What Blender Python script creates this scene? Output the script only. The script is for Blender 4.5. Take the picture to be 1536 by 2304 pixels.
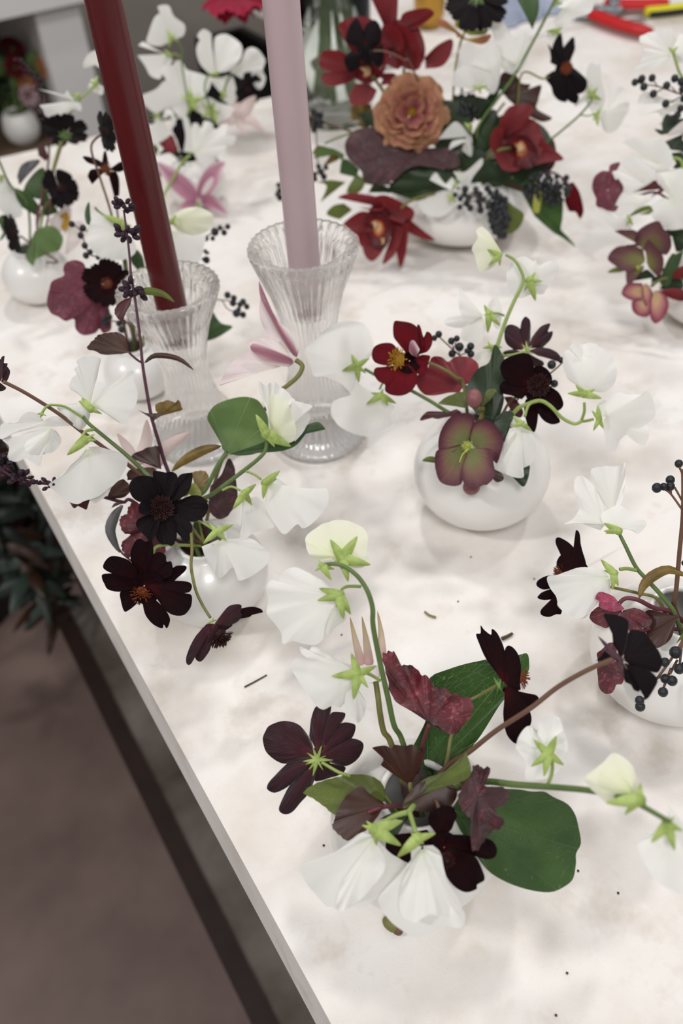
import bpy, math, random
from mathutils import Vector, Matrix
random.seed(7)
for o in list(bpy.data.objects): bpy.data.objects.remove(o)
scn = bpy.context.scene
COL = scn.collection

# ------------------------------------------------------------------ camera
TOP = 0.90                      # height of the table top above the floor
CAMH = TOP + 0.46               # height of the camera
FPX, IW, IH = 1900.0, 1536.0, 2304.0
AX = Vector((0.84632813, 0.41237843, -0.33715388))     # world axes in camera coordinates
AY = Vector((-0.53050062, 0.59559388, -0.60318905))
AZ = Vector((-0.04793536, 0.68935619, 0.72283486))
CAM = Vector((0, 0, CAMH))
ROT = Matrix((AX, AY, AZ))      # camera -> world
cd = bpy.data.cameras.new('camera'); cam = bpy.data.objects.new('camera', cd); COL.objects.link(cam)
cam.matrix_world = Matrix.Translation(CAM) @ ROT.to_4x4()
cd.sensor_fit = 'VERTICAL'; cd.sensor_height = 36.0; cd.lens = FPX / IH * 36.0
cd.clip_start = 0.02
cd.dof.use_dof = True; cd.dof.focus_distance = 0.46; cd.dof.aperture_fstop = 5.8
scn.camera = cam

# ------------------------------------------------------------------ light
w = bpy.data.worlds.new('world'); scn.world = w; w.use_nodes = True
w.node_tree.nodes['Background'].inputs[0].default_value = (1.0, 0.985, 0.975, 1)
w.node_tree.nodes['Background'].inputs[1].default_value = 0.42
def lamp(x, y, z, power, size, tx, ty, col=(1, 0.975, 0.96)):
    ld = bpy.data.lights.new('ceiling_or_fill_light', 'AREA'); ld.shape = 'DISK'; ld.size = size
    ld.energy = power; ld.color = col
    lo = bpy.data.objects.new('ceiling_or_fill_light', ld); COL.objects.link(lo)
    lo.location = (x, y, z)
    lo.rotation_euler = (Vector((tx, ty, TOP)) - Vector((x, y, z))).to_track_quat('-Z', 'Y').to_euler()
lamp(0.75, 1.55, 2.75, 13, 0.20, 0.3, 0.5)
lamp(-1.55, 0.75, 2.75, 20, 0.22, 0.2, 0.5)
lamp(1.60, 0.55, 2.75, 10, 0.20, 0.4, 0.4)
lamp(-0.30, -0.75, 2.75, 17, 0.60, 0.3, 0.5)  # added fill from the camera side to brighten petal faces, no ceiling fixture
vs = scn.view_settings
vs.view_transform = 'Standard'; vs.look = 'None'; vs.gamma = 1.0; vs.use_curve_mapping = False
vs.exposure = -0.20

# ------------------------------------------------------------------ projection helpers
def ray(px, py):
    return (ROT @ Vector((px - IW / 2, -(py - IH / 2), -FPX))).normalized()
def on_z(px, py, h):            # point at height h above the table top
    v = ray(px, py); return CAM + v * ((TOP + h - CAMH) / v.z)
def on_y(px, py, Y):
    v = ray(px, py); return CAM + v * (Y / v.y)
def pxm(p):                     # metres per photo pixel at p
    return (ROT.transposed() @ (p - CAM)).z * -1.0 / FPX
RIGHT = ROT @ Vector((1, 0, 0)); UPV = ROT @ Vector((0, 1, 0)); BACK = ROT @ Vector((0, 0, 1))

# ------------------------------------------------------------------ materials
def lin(h):
    h = h.lstrip('#'); r = []
    for i in (0, 2, 4):
        c = int(h[i:i + 2], 16) / 255.0
        r.append(c / 12.92 if c <= 0.04045 else ((c + 0.055) / 1.055) ** 2.4)
    return (*r, 1.0)
MATS = {}
def newmat(name):
    m = bpy.data.materials.new(name); m.use_nodes = True
    nt = m.node_tree; b = nt.nodes['Principled BSDF']
    MATS[name] = m
    return m, nt, b
def N(nt, t, **k):
    n = nt.nodes.new(t)
    for a, v in k.items(): setattr(n, a, v)
    return n
def ramp(nt, fac, stops, interp='LINEAR'):
    r = N(nt, 'ShaderNodeValToRGB'); r.color_ramp.interpolation = interp
    e = r.color_ramp.elements
    while len(e) < len(stops): e.new(0.5)
    for el, (p, c) in zip(e, stops): el.position = p; el.color = lin(c) if isinstance(c, str) else c
    nt.links.new(fac, r.inputs[0]); return r.outputs[0]
def mixc(nt, fac, a, b, mode='MIX'):
    n = N(nt, 'ShaderNodeMix', data_type='RGBA', blend_type=mode)
    for s, v in ((0, fac), (6, a), (7, b)):
        if hasattr(v, 'default_value') or hasattr(v, 'links'): nt.links.new(v, n.inputs[s])
        else: n.inputs[s].default_value = v
    return n.outputs[2]
def math_(nt, op, a, b=0.0):
    n = N(nt, 'ShaderNodeMath', operation=op)
    for i, v in enumerate((a, b)):
        if hasattr(v, 'links'): nt.links.new(v, n.inputs[i])
        else: n.inputs[i].default_value = v
    return n.outputs[0]
def noise(nt, scale, detail=3, coord=None, rough=0.55):
    n = N(nt, 'ShaderNodeTexNoise'); n.inputs['Scale'].default_value = scale
    n.inputs['Detail'].default_value = detail; n.inputs['Roughness'].default_value = rough
    if coord is not None: nt.links.new(coord, n.inputs['Vector'])
    return n.outputs['Fac']
def uvsep(nt):
    u = N(nt, 'ShaderNodeUVMap'); s = N(nt, 'ShaderNodeSeparateXYZ')
    nt.links.new(u.outputs[0], s.inputs[0]); return u.outputs[0], s.outputs[0], s.outputs[1]
def objc(nt): return N(nt, 'ShaderNodeTexCoord').outputs['Object']

def petal_mat(name, stops, rough=0.6, trans=0.3, tcol=None, pleat=26, pstr=0.25, sheen=0.0, spec=0.3, vary=0.12, edge=None, pmix=0.16, us=1.0):
    """stops: colour from the petal's base (0) to its rim (1)"""
    m, nt, b = newmat(name)
    uv, u, v = uvsep(nt)
    nz = noise(nt, 60, 3, objc(nt))
    fac = math_(nt, 'ADD', math_(nt, 'MULTIPLY', u, us), math_(nt, 'MULTIPLY', math_(nt, 'SUBTRACT', nz, 0.5), vary * 2))
    if edge is not None:            # distance to the petal's centre line matters as well
        av = math_(nt, 'ABSOLUTE', math_(nt, 'SUBTRACT', v, 0.5))
        fac = math_(nt, 'ADD', fac, math_(nt, 'MULTIPLY', math_(nt, 'MULTIPLY', av, u), edge))
    col = ramp(nt, fac, stops)
    # fine pleats running from base to rim
    mp = N(nt, 'ShaderNodeMapping'); mp.inputs['Scale'].default_value = (1.6, pleat, 1)
    nt.links.new(uv, mp.inputs[0])
    pl = noise(nt, 1.0, 3, mp.outputs[0])
    col = mixc(nt, pmix, col, mixc(nt, pl, (0.55, 0.55, 0.55, 1), (1, 1, 1, 1)), 'MULTIPLY')
    nt.links.new(col, b.inputs['Base Color'])
    b.inputs['Roughness'].default_value = rough
    b.inputs['Specular IOR Level'].default_value = spec
    b.inputs['Sheen Weight'].default_value = sheen
    bp = N(nt, 'ShaderNodeBump'); bp.inputs['Strength'].default_value = pstr; bp.inputs['Distance'].default_value = 0.002
    nt.links.new(pl, bp.inputs['Height']); nt.links.new(bp.outputs[0], b.inputs['Normal'])
    if trans > 0:
        t = N(nt, 'ShaderNodeBsdfTranslucent')
        if tcol: t.inputs[0].default_value = lin(tcol)
        else: nt.links.new(col, t.inputs[0])
        mx = N(nt, 'ShaderNodeMixShader'); mx.inputs[0].default_value = trans
        nt.links.new(b.outputs[0], mx.inputs[1]); nt.links.new(t.outputs[0], mx.inputs[2])
        nt.links.new(mx.outputs[0], nt.nodes['Material Output'].inputs[0])
    return m

def leaf_mat(name, c1, c2, vein, rough=0.42, trans=0.18, veins=5, net=True, vstr=0.55, spec=0.45, nscale=35):
    m, nt, b = newmat(name)
    uv, u, v = uvsep(nt)
    nz = noise(nt, nscale, 4, objc(nt))
    col = ramp(nt, nz, [(0.36, c1), (0.66, c2)])
    # arching veins: lines of constant v, plus a fine net
    s = math_(nt, 'ABSOLUTE', math_(nt, 'SINE', math_(nt, 'MULTIPLY', math_(nt, 'ADD', v, -0.5), math.pi * veins)))
    ln = ramp(nt, s, [(0.0, (1, 1, 1, 1)), (0.055, (0, 0, 0, 1))])
    h = ln
    if net:
        mp = N(nt, 'ShaderNodeMapping'); mp.inputs['Scale'].default_value = (24, 28, 1); nt.links.new(uv, mp.inputs[0])
        vo = N(nt, 'ShaderNodeTexVoronoi', feature='DISTANCE_TO_EDGE'); vo.inputs['Scale'].default_value = 1.0
        nt.links.new(mp.outputs[0], vo.inputs['Vector'])
        nl = ramp(nt, vo.outputs['Distance'], [(0.0, (0.5, 0.5, 0.5, 1)), (0.04, (0, 0, 0, 1))])
        h = mixc(nt, 1.0, ln, nl, 'LIGHTEN')
    col = mixc(nt, math_(nt, 'MULTIPLY', h, vstr), col, lin(vein))
    nt.links.new(col, b.inputs['Base Color'])
    b.inputs['Roughness'].default_value = rough; b.inputs['Specular IOR Level'].default_value = spec
    bp = N(nt, 'ShaderNodeBump'); bp.inputs['Strength'].default_value = 0.5; bp.inputs['Distance'].default_value = 0.0015
    bp.invert = True
    nt.links.new(math_(nt, 'ADD', h, math_(nt, 'MULTIPLY', nz, 0.6)), bp.inputs['Height']); nt.links.new(bp.outputs[0], b.inputs['Normal'])
    t = N(nt, 'ShaderNodeBsdfTranslucent'); nt.links.new(col, t.inputs[0])
    mx = N(nt, 'ShaderNodeMixShader'); mx.inputs[0].default_value = trans
    nt.links.new(b.outputs[0], mx.inputs[1]); nt.links.new(t.outputs[0], mx.inputs[2])
    nt.links.new(mx.outputs[0], nt.nodes['Material Output'].inputs[0])
    return m

def mottled(name, base, spots, edge, scale=110, rough=0.5):
    m, nt, b = newmat(name)
    uv, u, v = uvsep(nt); oc = objc(nt)
    n1 = noise(nt, scale * 2.4, 5, oc, 0.75); n2 = noise(nt, scale * 0.7, 3, oc); n3 = noise(nt, scale * 1.3, 4, oc, 0.7)
    col = ramp(nt, n2, [(0.35, base), (0.7, edge)])
    col = mixc(nt, ramp(nt, n3, [(0.54, (0, 0, 0, 1)), (0.62, (0.55, 0.55, 0.55, 1))]), col, lin('#57474a'))
    col = mixc(nt, ramp(nt, n1, [(0.54, (0, 0, 0, 1)), (0.68, (0.8, 0.8, 0.8, 1))]), col, lin(spots))
    s = math_(nt, 'ABSOLUTE', math_(nt, 'SINE', math_(nt, 'MULTIPLY', math_(nt, 'ADD', v, -0.5), math.pi * 6)))
    ln = ramp(nt, s, [(0.0, (1, 1, 1, 1)), (0.12, (0, 0, 0, 1))])
    col = mixc(nt, math_(nt, 'MULTIPLY', ln, 0.25), col, lin(spots))
    nt.links.new(col, b.inputs['Base Color']); b.inputs['Roughness'].default_value = rough
    bp = N(nt, 'ShaderNodeBump'); bp.inputs['Strength'].default_value = 0.5; bp.inputs['Distance'].default_value = 0.002
    nt.links.new(math_(nt, 'SUBTRACT', n1, math_(nt, 'MULTIPLY', ln, 0.5)), bp.inputs['Height']); nt.links.new(bp.outputs[0], b.inputs['Normal'])
    return m

def plain(name, c1, c2=None, rough=0.5, scale=60, spec=0.4, bump=0.0, metal=0.0, coat=0.0, stretch=None):
    m, nt, b = newmat(name)
    oc = objc(nt)
    if stretch:
        mp = N(nt, 'ShaderNodeMapping'); mp.inputs['Scale'].default_value = stretch; nt.links.new(oc, mp.inputs[0]); oc = mp.outputs[0]
    nz = noise(nt, scale, 4, oc)
    col = ramp(nt, nz, [(0.3, c1), (0.7, c2 or c1)])
    nt.links.new(col, b.inputs['Base Color'])
    b.inputs['Roughness'].default_value = rough; b.inputs['Specular IOR Level'].default_value = spec
    b.inputs['Metallic'].default_value = metal; b.inputs['Coat Weight'].default_value = coat
    if bump:
        bp = N(nt, 'ShaderNodeBump'); bp.inputs['Strength'].default_value = bump; bp.inputs['Distance'].default_value = 0.002
        nt.links.new(nz, bp.inputs['Height']); nt.links.new(bp.outputs[0], b.inputs['Normal'])
    return m

petal_mat('pea', [(0, '#e6efcf'), (0.25, '#f8f8f3'), (1, '#fcfcfa')], rough=0.5, trans=0.42, tcol='#fdfef8', pstr=0.22, spec=0.2, pmix=0.07, pleat=11)
petal_mat('pea_cream', [(0, '#d9e8a8'), (0.45, '#f1f4da'), (1, '#f6f7e6')], rough=0.55, trans=0.36, tcol='#f4f7d6', pstr=0.22, spec=0.2, pmix=0.07, pleat=11)
petal_mat('cosmos_dark', [(0, '#440812'), (0.35, '#1f0307'), (1, '#130205')], rough=0.75, trans=0.06, sheen=0.03, spec=0.1, pstr=0.5, pleat=14)
petal_mat('cosmos_black', [(0, '#1a060c'), (0.4, '#10050a'), (1, '#0e060a')], rough=0.6, trans=0.03, sheen=0.06, spec=0.12, pstr=0.5, pleat=14)
petal_mat('cosmos_purple', [(0, '#6a2a34'), (0.3, '#3c0f1c'), (1, '#270b16')], rough=0.5, trans=0.08, sheen=0.15, spec=0.25, pstr=0.6, pleat=16)
petal_mat('cosmos_red', [(0, '#4a0510'), (0.5, '#6c0716'), (1, '#5a0613')], rough=0.7, trans=0.1, sheen=0.1, spec=0.15, pstr=0.5, pleat=14)
petal_mat('orchid', [(0, '#4c0a10'), (0.4, '#6c0f16'), (1, '#7a1a22')], rough=0.45, trans=0.12, spec=0.3, pstr=0.3, pleat=18)
petal_mat('orchid_lip', [(0, '#f0d9b0'), (0.35, '#c8763c'), (0.5, '#6a0c14'), (1, '#3c060b')], rough=0.4, trans=0.05, vary=0.25)
petal_mat('orchid_cream', [(0, '#dcc79c'), (0.6, '#c9a878'), (1, '#8a3c28')], rough=0.45, trans=0.1)
petal_mat('clematis', [(0, '#966070'), (0.42, '#ac7684'), (0.6, '#cfa8b0'), (0.88, '#f2e6e4'), (1, '#f4ecea')], rough=0.5, trans=0.2, edge=1.7, vary=0.05, pleat=18, us=0.36, pmix=0.5)
petal_mat('clematis_rose', [(0, '#b0708a'), (0.40, '#c890a6'), (0.58, '#e2bccb'), (0.88, '#f4e8ea'), (1, '#f6eeee')], rough=0.5, trans=0.2, edge=1.25, vary=0.05, pleat=18, us=0.42, pmix=0.4)
petal_mat('clematis_pale', [(0, '#f3e2de'), (0.5, '#f2dfdd'), (0.9, '#e8cfca'), (1, '#cdbb84')], rough=0.5, trans=0.3, vary=0.1)
petal_mat('clematis_white', [(0, '#f8f3e6'), (0.6, '#f6ecec'), (1, '#efdfe0')], rough=0.5, trans=0.3)
petal_mat('clematis_bud', [(0, '#c9a0a0'), (0.4, '#d9c3b0'), (0.8, '#ccb98f'), (1, '#b39a70')], rough=0.5, trans=0.25, edge=0.4)
petal_mat('hellebore', [(0, '#66703a'), (0.40, '#75754a'), (0.68, '#7d5c4c'), (0.90, '#643642'), (1, '#552a36')], rough=0.5, trans=0.12, edge=0.25, vary=0.14, pleat=20)
petal_mat('hellebore_dull', [(0, '#8a8a48'), (0.4, '#7c7248'), (0.75, '#6d4a48'), (1, '#623a42')], rough=0.5, trans=0.12, edge=0.3, vary=0.14)
petal_mat('hellebore_pink', [(0, '#bfb478'), (0.45, '#cfa586'), (0.8, '#b06c74'), (1, '#8c4052')], rough=0.5, trans=0.15, edge=0.5, vary=0.1)
petal_mat('lisianthus', [(0, '#8a3646'), (0.45, '#b56c74'), (0.8, '#bd7f70'), (1, '#b38a60')], rough=0.65, trans=0.12, pstr=0.5, vary=0.12, pleat=10)
petal_mat('crimson', [(0, '#7c0c26'), (1, '#a0153a')], rough=0.6, trans=0.15)
petal_mat('peach', [(0, '#b7c84a'), (0.5, '#c79a5c'), (1, '#c67a60')], rough=0.6, trans=0.2)
leaf_mat('leaf_green', '#34502a', '#43612f', '#869c62', veins=5, vstr=0.32)
leaf_mat('leaf_deep', '#2c4a1c', '#3a5c24', '#90a862', veins=3, rough=0.35, vstr=0.6)
leaf_mat('leaf_pale', '#536e38', '#627d42', '#a8bc82', veins=5, net=False, vstr=0.6, rough=0.5)
leaf_mat('leaf_olive', '#55602a', '#6b7a33', '#8f9a55', veins=3)
leaf_mat('leaf_dark', '#1e3018', '#2b401f', '#4c6038', veins=3, net=False)
leaf_mat('leaf_brown', '#3a2019', '#4b2c20', '#2a1512', veins=2, net=False, vstr=0.6)
leaf_mat('leaf_ochre', '#5f4a22', '#8a7332', '#5a3020', veins=2, net=False, nscale=90)
leaf_mat('leaf_maroon', '#42141a', '#571f22', '#7c4a44', veins=4, net=False, vstr=0.5)
leaf_mat('leaf_yellow', '#8f9440', '#b2b455', '#c8c878', veins=3, net=False)
leaf_mat('foliage_dim', '#141c16', '#223026', '#2c3a30', veins=2, net=False)  # shade around the floor plant is put into this darkened leaf colour
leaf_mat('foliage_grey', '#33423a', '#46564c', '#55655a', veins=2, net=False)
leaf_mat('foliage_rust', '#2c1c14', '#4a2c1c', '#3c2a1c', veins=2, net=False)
leaf_mat('leaf_grey', '#4a4a4c', '#6a6668', '#37363a', veins=2, net=False)
leaf_mat('leaf_red', '#6a1c26', '#8a2a34', '#b4606a', veins=3, net=False, vstr=0.5)
mottled('heuchera', '#400f17', '#a85a66', '#6a1c28')
mottled('heuchera_dark', '#33181c', '#7c2f42', '#4a282c', scale=90)
mottled('heuchera_wine', '#5c1a2c', '#8a4a5c', '#74243a', scale=70)
mottled('heuchera_pink', '#8a2846', '#c07088', '#a83c5c', scale=120)
plain('stem_green', '#566c3a', '#687e48', 0.5, 80)
plain('stem_light', '#869a50', '#9aae62', 0.5, 80)
plain('stem_olive', '#6b6a38', '#7d7a44', 0.5, 80)
plain('stem_brown', '#624636', '#725444', 0.55, 80)
plain('stem_red', '#5a2630', '#6e3640', 0.5, 80)
plain('stem_purple', '#4a2434', '#5d3446', 0.5, 80)
plain('bract_purple', '#24141f', '#3a2232', 0.6, 200, bump=0.4)
plain('calyx', '#869a46', '#b0c474', 0.5, 140)
plain('calyx_dark', '#4c6a34', '#6d8a48', 0.55, 120)
plain('sepal_mauve', '#3c1c26', '#4c2a34', 0.55, 120)
plain('anther_brown', '#5a2a1c', '#8a4a24', 0.6, 400)
plain('anther_orange', '#5c2414', '#9a4f20', 0.6, 400)
plain('anther_dark', '#1c0a0a', '#401814', 0.6, 400)
plain('anther_yellow', '#8a641c', '#c89a2c', 0.6, 400)
plain('stamen_green', '#9aa83c', '#c2c85c', 0.5, 300)
plain('berry', '#1c1e22', '#2a2c30', 0.45, 150, spec=0.4, bump=0.2)
plain('bud_mauve', '#7a4a4e', '#8d5c5a', 0.45, 60)

# ------------------------------------------------------------------ mesh helpers
def mesh_obj(name, verts, faces, mat, parent=None, uvs=None, smooth=True, origin=None, loc=None):
    og = origin if origin is not None else (parent['_o'] if parent is not None and '_o' in parent else None)
    if og is not None:
        og = Vector(og); verts = [(v[0] - og.x, v[1] - og.y, v[2] - og.z) for v in verts]
    me = bpy.data.meshes.new(name); me.from_pydata([tuple(v) for v in verts], [], faces); me.update()
    if uvs:
        l = me.uv_layers.new(name='UVMap')
        for lp in me.loops: l.data[lp.index].uv = uvs[lp.vertex_index]
    if smooth: me.polygons.foreach_set('use_smooth', [True] * len(me.polygons))
    if mat: me.materials.append(MATS[mat])
    o = bpy.data.objects.new(name, me); COL.objects.link(o)
    if parent is not None: o.parent = parent
    elif origin is not None: o.location = Vector(origin)
    return o
ORG = {}
def tag(o, label, cat, group=None, kind=None):
    if label: o['label'] = label
    if cat: o['category'] = cat
    if group: o['group'] = group
    if kind: o['kind'] = kind
    return o
def part(name, verts, faces, mat, parent, uvs=None, smooth=True):
    r = parent
    while r.parent is not None: r = r.parent
    return mesh_obj(name, verts, faces, mat, parent, uvs, smooth, origin=ORG[r.name])
def thing(name, label, cat, loc, group=None):
    o = bpy.data.objects.new(name, None); o.empty_display_size = 0.02; COL.objects.link(o)
    o.location = loc; ORG[o.name] = Vector(loc)
    return tag(o, label, cat, group)
def struct(name, verts, faces, mat, label=None):
    o = mesh_obj(name, verts, faces, mat, smooth=False); o['kind'] = 'structure'
    if label: o['label'] = label
    return o
def box_vf(x0, x1, y0, y1, z0, z1):
    v = [(x, y, z) for z in (z0, z1) for x, y in ((x0, y0), (x1, y0), (x1, y1), (x0, y1))]
    return v, [(3, 2, 1, 0), (4, 5, 6, 7), (0, 1, 5, 4), (1, 2, 6, 5), (2, 3, 7, 6), (3, 0, 4, 7)]
def lathe(profile, seg=48, cx=0, cy=0, z0=0, flute=None, cap0=True, cap1=True, axis=None):
    """profile: (r, z) list; flute: function(r, z, angle) -> r"""
    V, F = [], []
    for r, z in profile:
        for i in range(seg):
            a = 2 * math.pi * i / seg
            rr = flute(r, z, a) if flute else r
            V.append((cx + rr * math.cos(a), cy + rr * math.sin(a), z0 + z))
    for k in range(len(profile) - 1):
        for i in range(seg):
            j = (i + 1) % seg
            F.append((k * seg + i, k * seg + j, (k + 1) * seg + j, (k + 1) * seg + i))
    if cap0: F.append(tuple(reversed(range(seg))))
    if cap1: F.append(tuple(range((len(profile) - 1) * seg, len(profile) * seg)))
    return V, F
def tube_vf(pts, r0, r1, seg=8, sub=6):
    P = catmull(pts, max(2, (len(pts) - 1) * sub + 1), False)
    V, F = [], []; n = len(P)
    up = Vector((0.3, 0.2, 1)).normalized(); prev = None
    for i, p in enumerate(P):
        t = (P[min(i + 1, n - 1)] - P[max(i - 1, 0)])
        if t.length < 1e-9: t = Vector((0, 0, 1))
        t.normalize()
        s = t.cross(up if prev is None else prev)
        if s.length < 1e-4: s = t.cross(Vector((1, 0, 0)))
        s.normalize(); q = s.cross(t).normalized(); prev = q
        r = r0 + (r1 - r0) * i / (n - 1)
        for k in range(seg):
            a = 2 * math.pi * k / seg
            V.append(p + (s * math.cos(a) + q * math.sin(a)) * r)
    for i in range(n - 1):
        for k in range(seg):
            j = (k + 1) % seg
            F.append((i * seg + k, i * seg + j, (i + 1) * seg + j, (i + 1) * seg + k))
    F.append(tuple(reversed(range(seg)))); F.append(tuple(range((n - 1) * seg, n * seg)))
    return V, F
def catmull(P, n, closed):
    m = len(P); out = []
    segs = m if closed else m - 1
    for i in range(n):
        t = i / (n if closed else n - 1) * segs
        k = min(int(t), segs - 1); f = t - k
        g = (lambda j: P[j % m]) if closed else (lambda j: P[max(0, min(m - 1, j))])
        a, b, c, d = g(k - 1), g(k), g(k + 1), g(k + 2)
        out.append(0.5 * ((2 * b) + (c - a) * f + (2 * a - 5 * b + 4 * c - d) * f * f + (3 * b - a - 3 * c + d) * f ** 3))
    return out
def sphere_vf(c, r, seg=12, rings=8, sq=1.0, axis=None):
    V, F = [], []
    R = axis.to_track_quat('Z', 'Y').to_matrix() if axis is not None else Matrix.Identity(3)
    for k in range(rings + 1):
        th = math.pi * k / rings
        for i in range(seg):
            a = 2 * math.pi * i / seg
            V.append(c + R @ Vector((r * math.sin(th) * math.cos(a), r * math.sin(th) * math.sin(a), r * sq * math.cos(th))))
    for k in range(rings):
        for i in range(seg):
            j = (i + 1) % seg; F.append((k * seg + i, k * seg + j, (k + 1) * seg + j, (k + 1) * seg + i))
    return V, F
def merge(*vf):
    V, F = [], []
    for v, f in vf:
        o = len(V); V += list(v); F += [tuple(i + o for i in q) for q in f]
    return V, F

# ------------------------------------------------------------------ surfaces of the room
m, nt, b = newmat('table_plaster')
oc = objc(nt)
big = noise(nt, 9, 5, oc, 0.6); mid = noise(nt, 26, 4, oc, 0.65); fine = noise(nt, 900, 2, oc)
c = ramp(nt, big, [(0.34, '#ddd5cc'), (0.5, '#ece7e2'), (0.64, '#f2efec')])
c = mixc(nt, ramp(nt, mid, [(0.55, (0, 0, 0, 1)), (0.70, (0.5, 0.5, 0.5, 1))]), c, lin('#cbbfb1'))
c = mixc(nt, ramp(nt, fine, [(0.62, (0, 0, 0, 1)), (0.75, (0.25, 0.25, 0.25, 1))]), c, lin('#b9aca0'))
mp = N(nt, 'ShaderNodeMapping'); mp.inputs['Rotation'].default_value = (0, 0, 0.95); mp.inputs['Scale'].default_value = (3.2, 90, 1)
nt.links.new(oc, mp.inputs[0])
sc = noise(nt, 1.7, 2, mp.outputs[0])
c = mixc(nt, ramp(nt, sc, [(0.73, (0, 0, 0, 1)), (0.78, (0.35, 0.35, 0.35, 1))]), c, lin('#b0a498'))
nt.links.new(c, b.inputs['Base Color']); b.inputs['Roughness'].default_value = 0.5; b.inputs['Specular IOR Level'].default_value = 0.35
bp = N(nt, 'ShaderNodeBump'); bp.inputs['Strength'].default_value = 0.08; bp.inputs['Distance'].default_value = 0.002
nt.links.new(fine, bp.inputs['Height']); nt.links.new(bp.outputs[0], b.inputs['Normal'])
plain('floor_concrete', '#6c5a54', '#847069', 0.45, 6, bump=0.08)
plain('wall_grey', '#9c958e', '#a59e97', 0.8, 3)
plain('wall_light', '#d8d4ce', '#dedad4', 0.8, 3)
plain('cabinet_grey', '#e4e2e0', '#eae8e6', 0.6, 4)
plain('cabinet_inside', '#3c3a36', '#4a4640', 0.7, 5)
plain('wood_dark', '#241611', '#2f1f1a', 0.5, 30, bump=0.2)
plain('shelf_metal', '#4c4239', '#8a827c', 0.32, 9, metal=0.2, spec=0.6)  # lighter second tone paints the shelf's sheen into the colour
plain('ceramic', '#eae8e4', '#efedea', 0.28, 5, spec=0.5, coat=0.25)
plain('wax_red', '#52080e', '#5a0b11', 0.35, 12, spec=0.45, coat=0.15)
plain('wax_mauve', '#c0a9ad', '#c8b1b5', 0.38, 12, spec=0.4, coat=0.1)
plain('rubber_red', '#b8141a', '#c81c20', 0.45, 20)
plain('plastic_yellow', '#d8d018', '#e6de28', 0.4, 20)
plain('steel', '#8d9298', '#a5a9ae', 0.3, 40, metal=0.9)
plain('plastic_black', '#131313', '#1b1b1b', 0.5, 20)
plain('cloth_blue', '#8d96aa', '#a3abbd', 0.8, 25)
plain('gold', '#b58a3c', '#c99c48', 0.35, 20, metal=0.7)
plain('wood_tan', '#5a4a3a', '#6a5846', 0.6, 20)
plain('debris_brown', '#3a2c20', '#54422e', 0.7, 300)
m, nt, b = newmat('crystal')
b.inputs['Base Color'].default_value = (1, 1, 1, 1); b.inputs['Roughness'].default_value = 0.02
b.inputs['Transmission Weight'].default_value = 1.0; b.inputs['IOR'].default_value = 1.47
tr = N(nt, 'ShaderNodeBsdfTransparent'); mx = N(nt, 'ShaderNodeMixShader'); mx.inputs[0].default_value = 0.28
nt.links.new(b.outputs[0], mx.inputs[1]); nt.links.new(tr.outputs[0], mx.inputs[2]); nt.links.new(mx.outputs[0], nt.nodes['Material Output'].inputs[0])
m, nt, b = newmat('clear_glass')
b.inputs['Base Color'].default_value = (0.96, 0.99, 0.97, 1); b.inputs['Roughness'].default_value = 0.02
b.inputs['Transmission Weight'].default_value = 1.0; b.inputs['IOR'].default_value = 1.45
m, nt, b = newmat('water')
b.inputs['Base Color'].default_value = (0.97, 1, 0.97, 1); b.inputs['Roughness'].default_value = 0.0
b.inputs['Transmission Weight'].default_value = 1.0; b.inputs['IOR'].default_value = 1.33

struct('floor', [(-4, -3, 0), (5, -3, 0), (5, 6, 0), (-4, 6, 0)], [(0, 1, 2, 3)], 'floor_concrete')
struct('wall_back', [(-4, 2.75, 0), (5, 2.75, 0), (5, 2.75, 3.1), (-4, 2.75, 3.1)], [(0, 1, 2, 3)], 'wall_grey')

# work table: slab with slightly sloped edge, dark rail and a shelf below
tt = thing('work_table', 'long pale plaster-topped work table under the bud vases', 'table', (0.6, 0.4, 0))
t1 = [(0.031, -0.55), (1.75, -0.55), (1.75, 0.99), (0.031, 1.205)]
t0 = [(0.027, -0.555), (1.755, -0.555), (1.755, 0.994), (0.027, 1.21)]
v = [(x, y, TOP) for x, y in t1] + [(x, y, TOP - 0.04) for x, y in t0]
part('tabletop', v, [(0, 1, 2, 3), (7, 6, 5, 4), (4, 5, 1, 0), (5, 6, 2, 1), (6, 7, 3, 2), (7, 4, 0, 3)], 'table_plaster', tt, smooth=False)
for (x, y) in ((0.09, -0.46), (1.66, -0.46), (1.66, 0.9), (0.09, 1.08)):
    part('leg', *box_vf(x - .03, x + .03, y - .03, y + .03, 0.0, TOP - .04), 'wood_dark', tt, smooth=False)
sz = TOP - 0.56
part('rail', *box_vf(-0.003, 0.021, -0.5, 1.14, sz - .05, sz), 'wood_dark', tt, smooth=False)
part('shelf', *box_vf(0.021, 1.69, -0.5, 0.93, sz - .035, sz - .005), 'shelf_metal', tt, smooth=False)
for n, (x0, x1, y0, y1) in (('far', (0.80, 2.4, 1.17, 2.1)),):
    t2 = thing('work_table', 'second pale work table behind the wide white bowl', 'table', (1.4, 1.6, 0))
    yl = lambda x: 1.205 - .1251 * (x - .031) + .008
    q4 = [(x0, yl(x0)), (x1, yl(x1)), (x1, y1), (x0, y1)]
    part('tabletop', [(x, y, TOP - .001) for x, y in q4] + [(x, y, TOP - .045) for x, y in q4], [(0, 1, 2, 3), (7, 6, 5, 4), (4, 5, 1, 0), (5, 6, 2, 1), (6, 7, 3, 2), (7, 4, 0, 3)], 'table_plaster', t2, smooth=False)
    for (x, y) in ((x0 + .45, y0 + .1), (x1 - .06, y0 + .1), (x1 - .06, y1 - .06), (x0 + .45, y1 - .06)):
        part('leg', *box_vf(x - .03, x + .03, y - .03, y + .03, 0.0, TOP - .045), 'wood_dark', t2, smooth=False)

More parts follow.
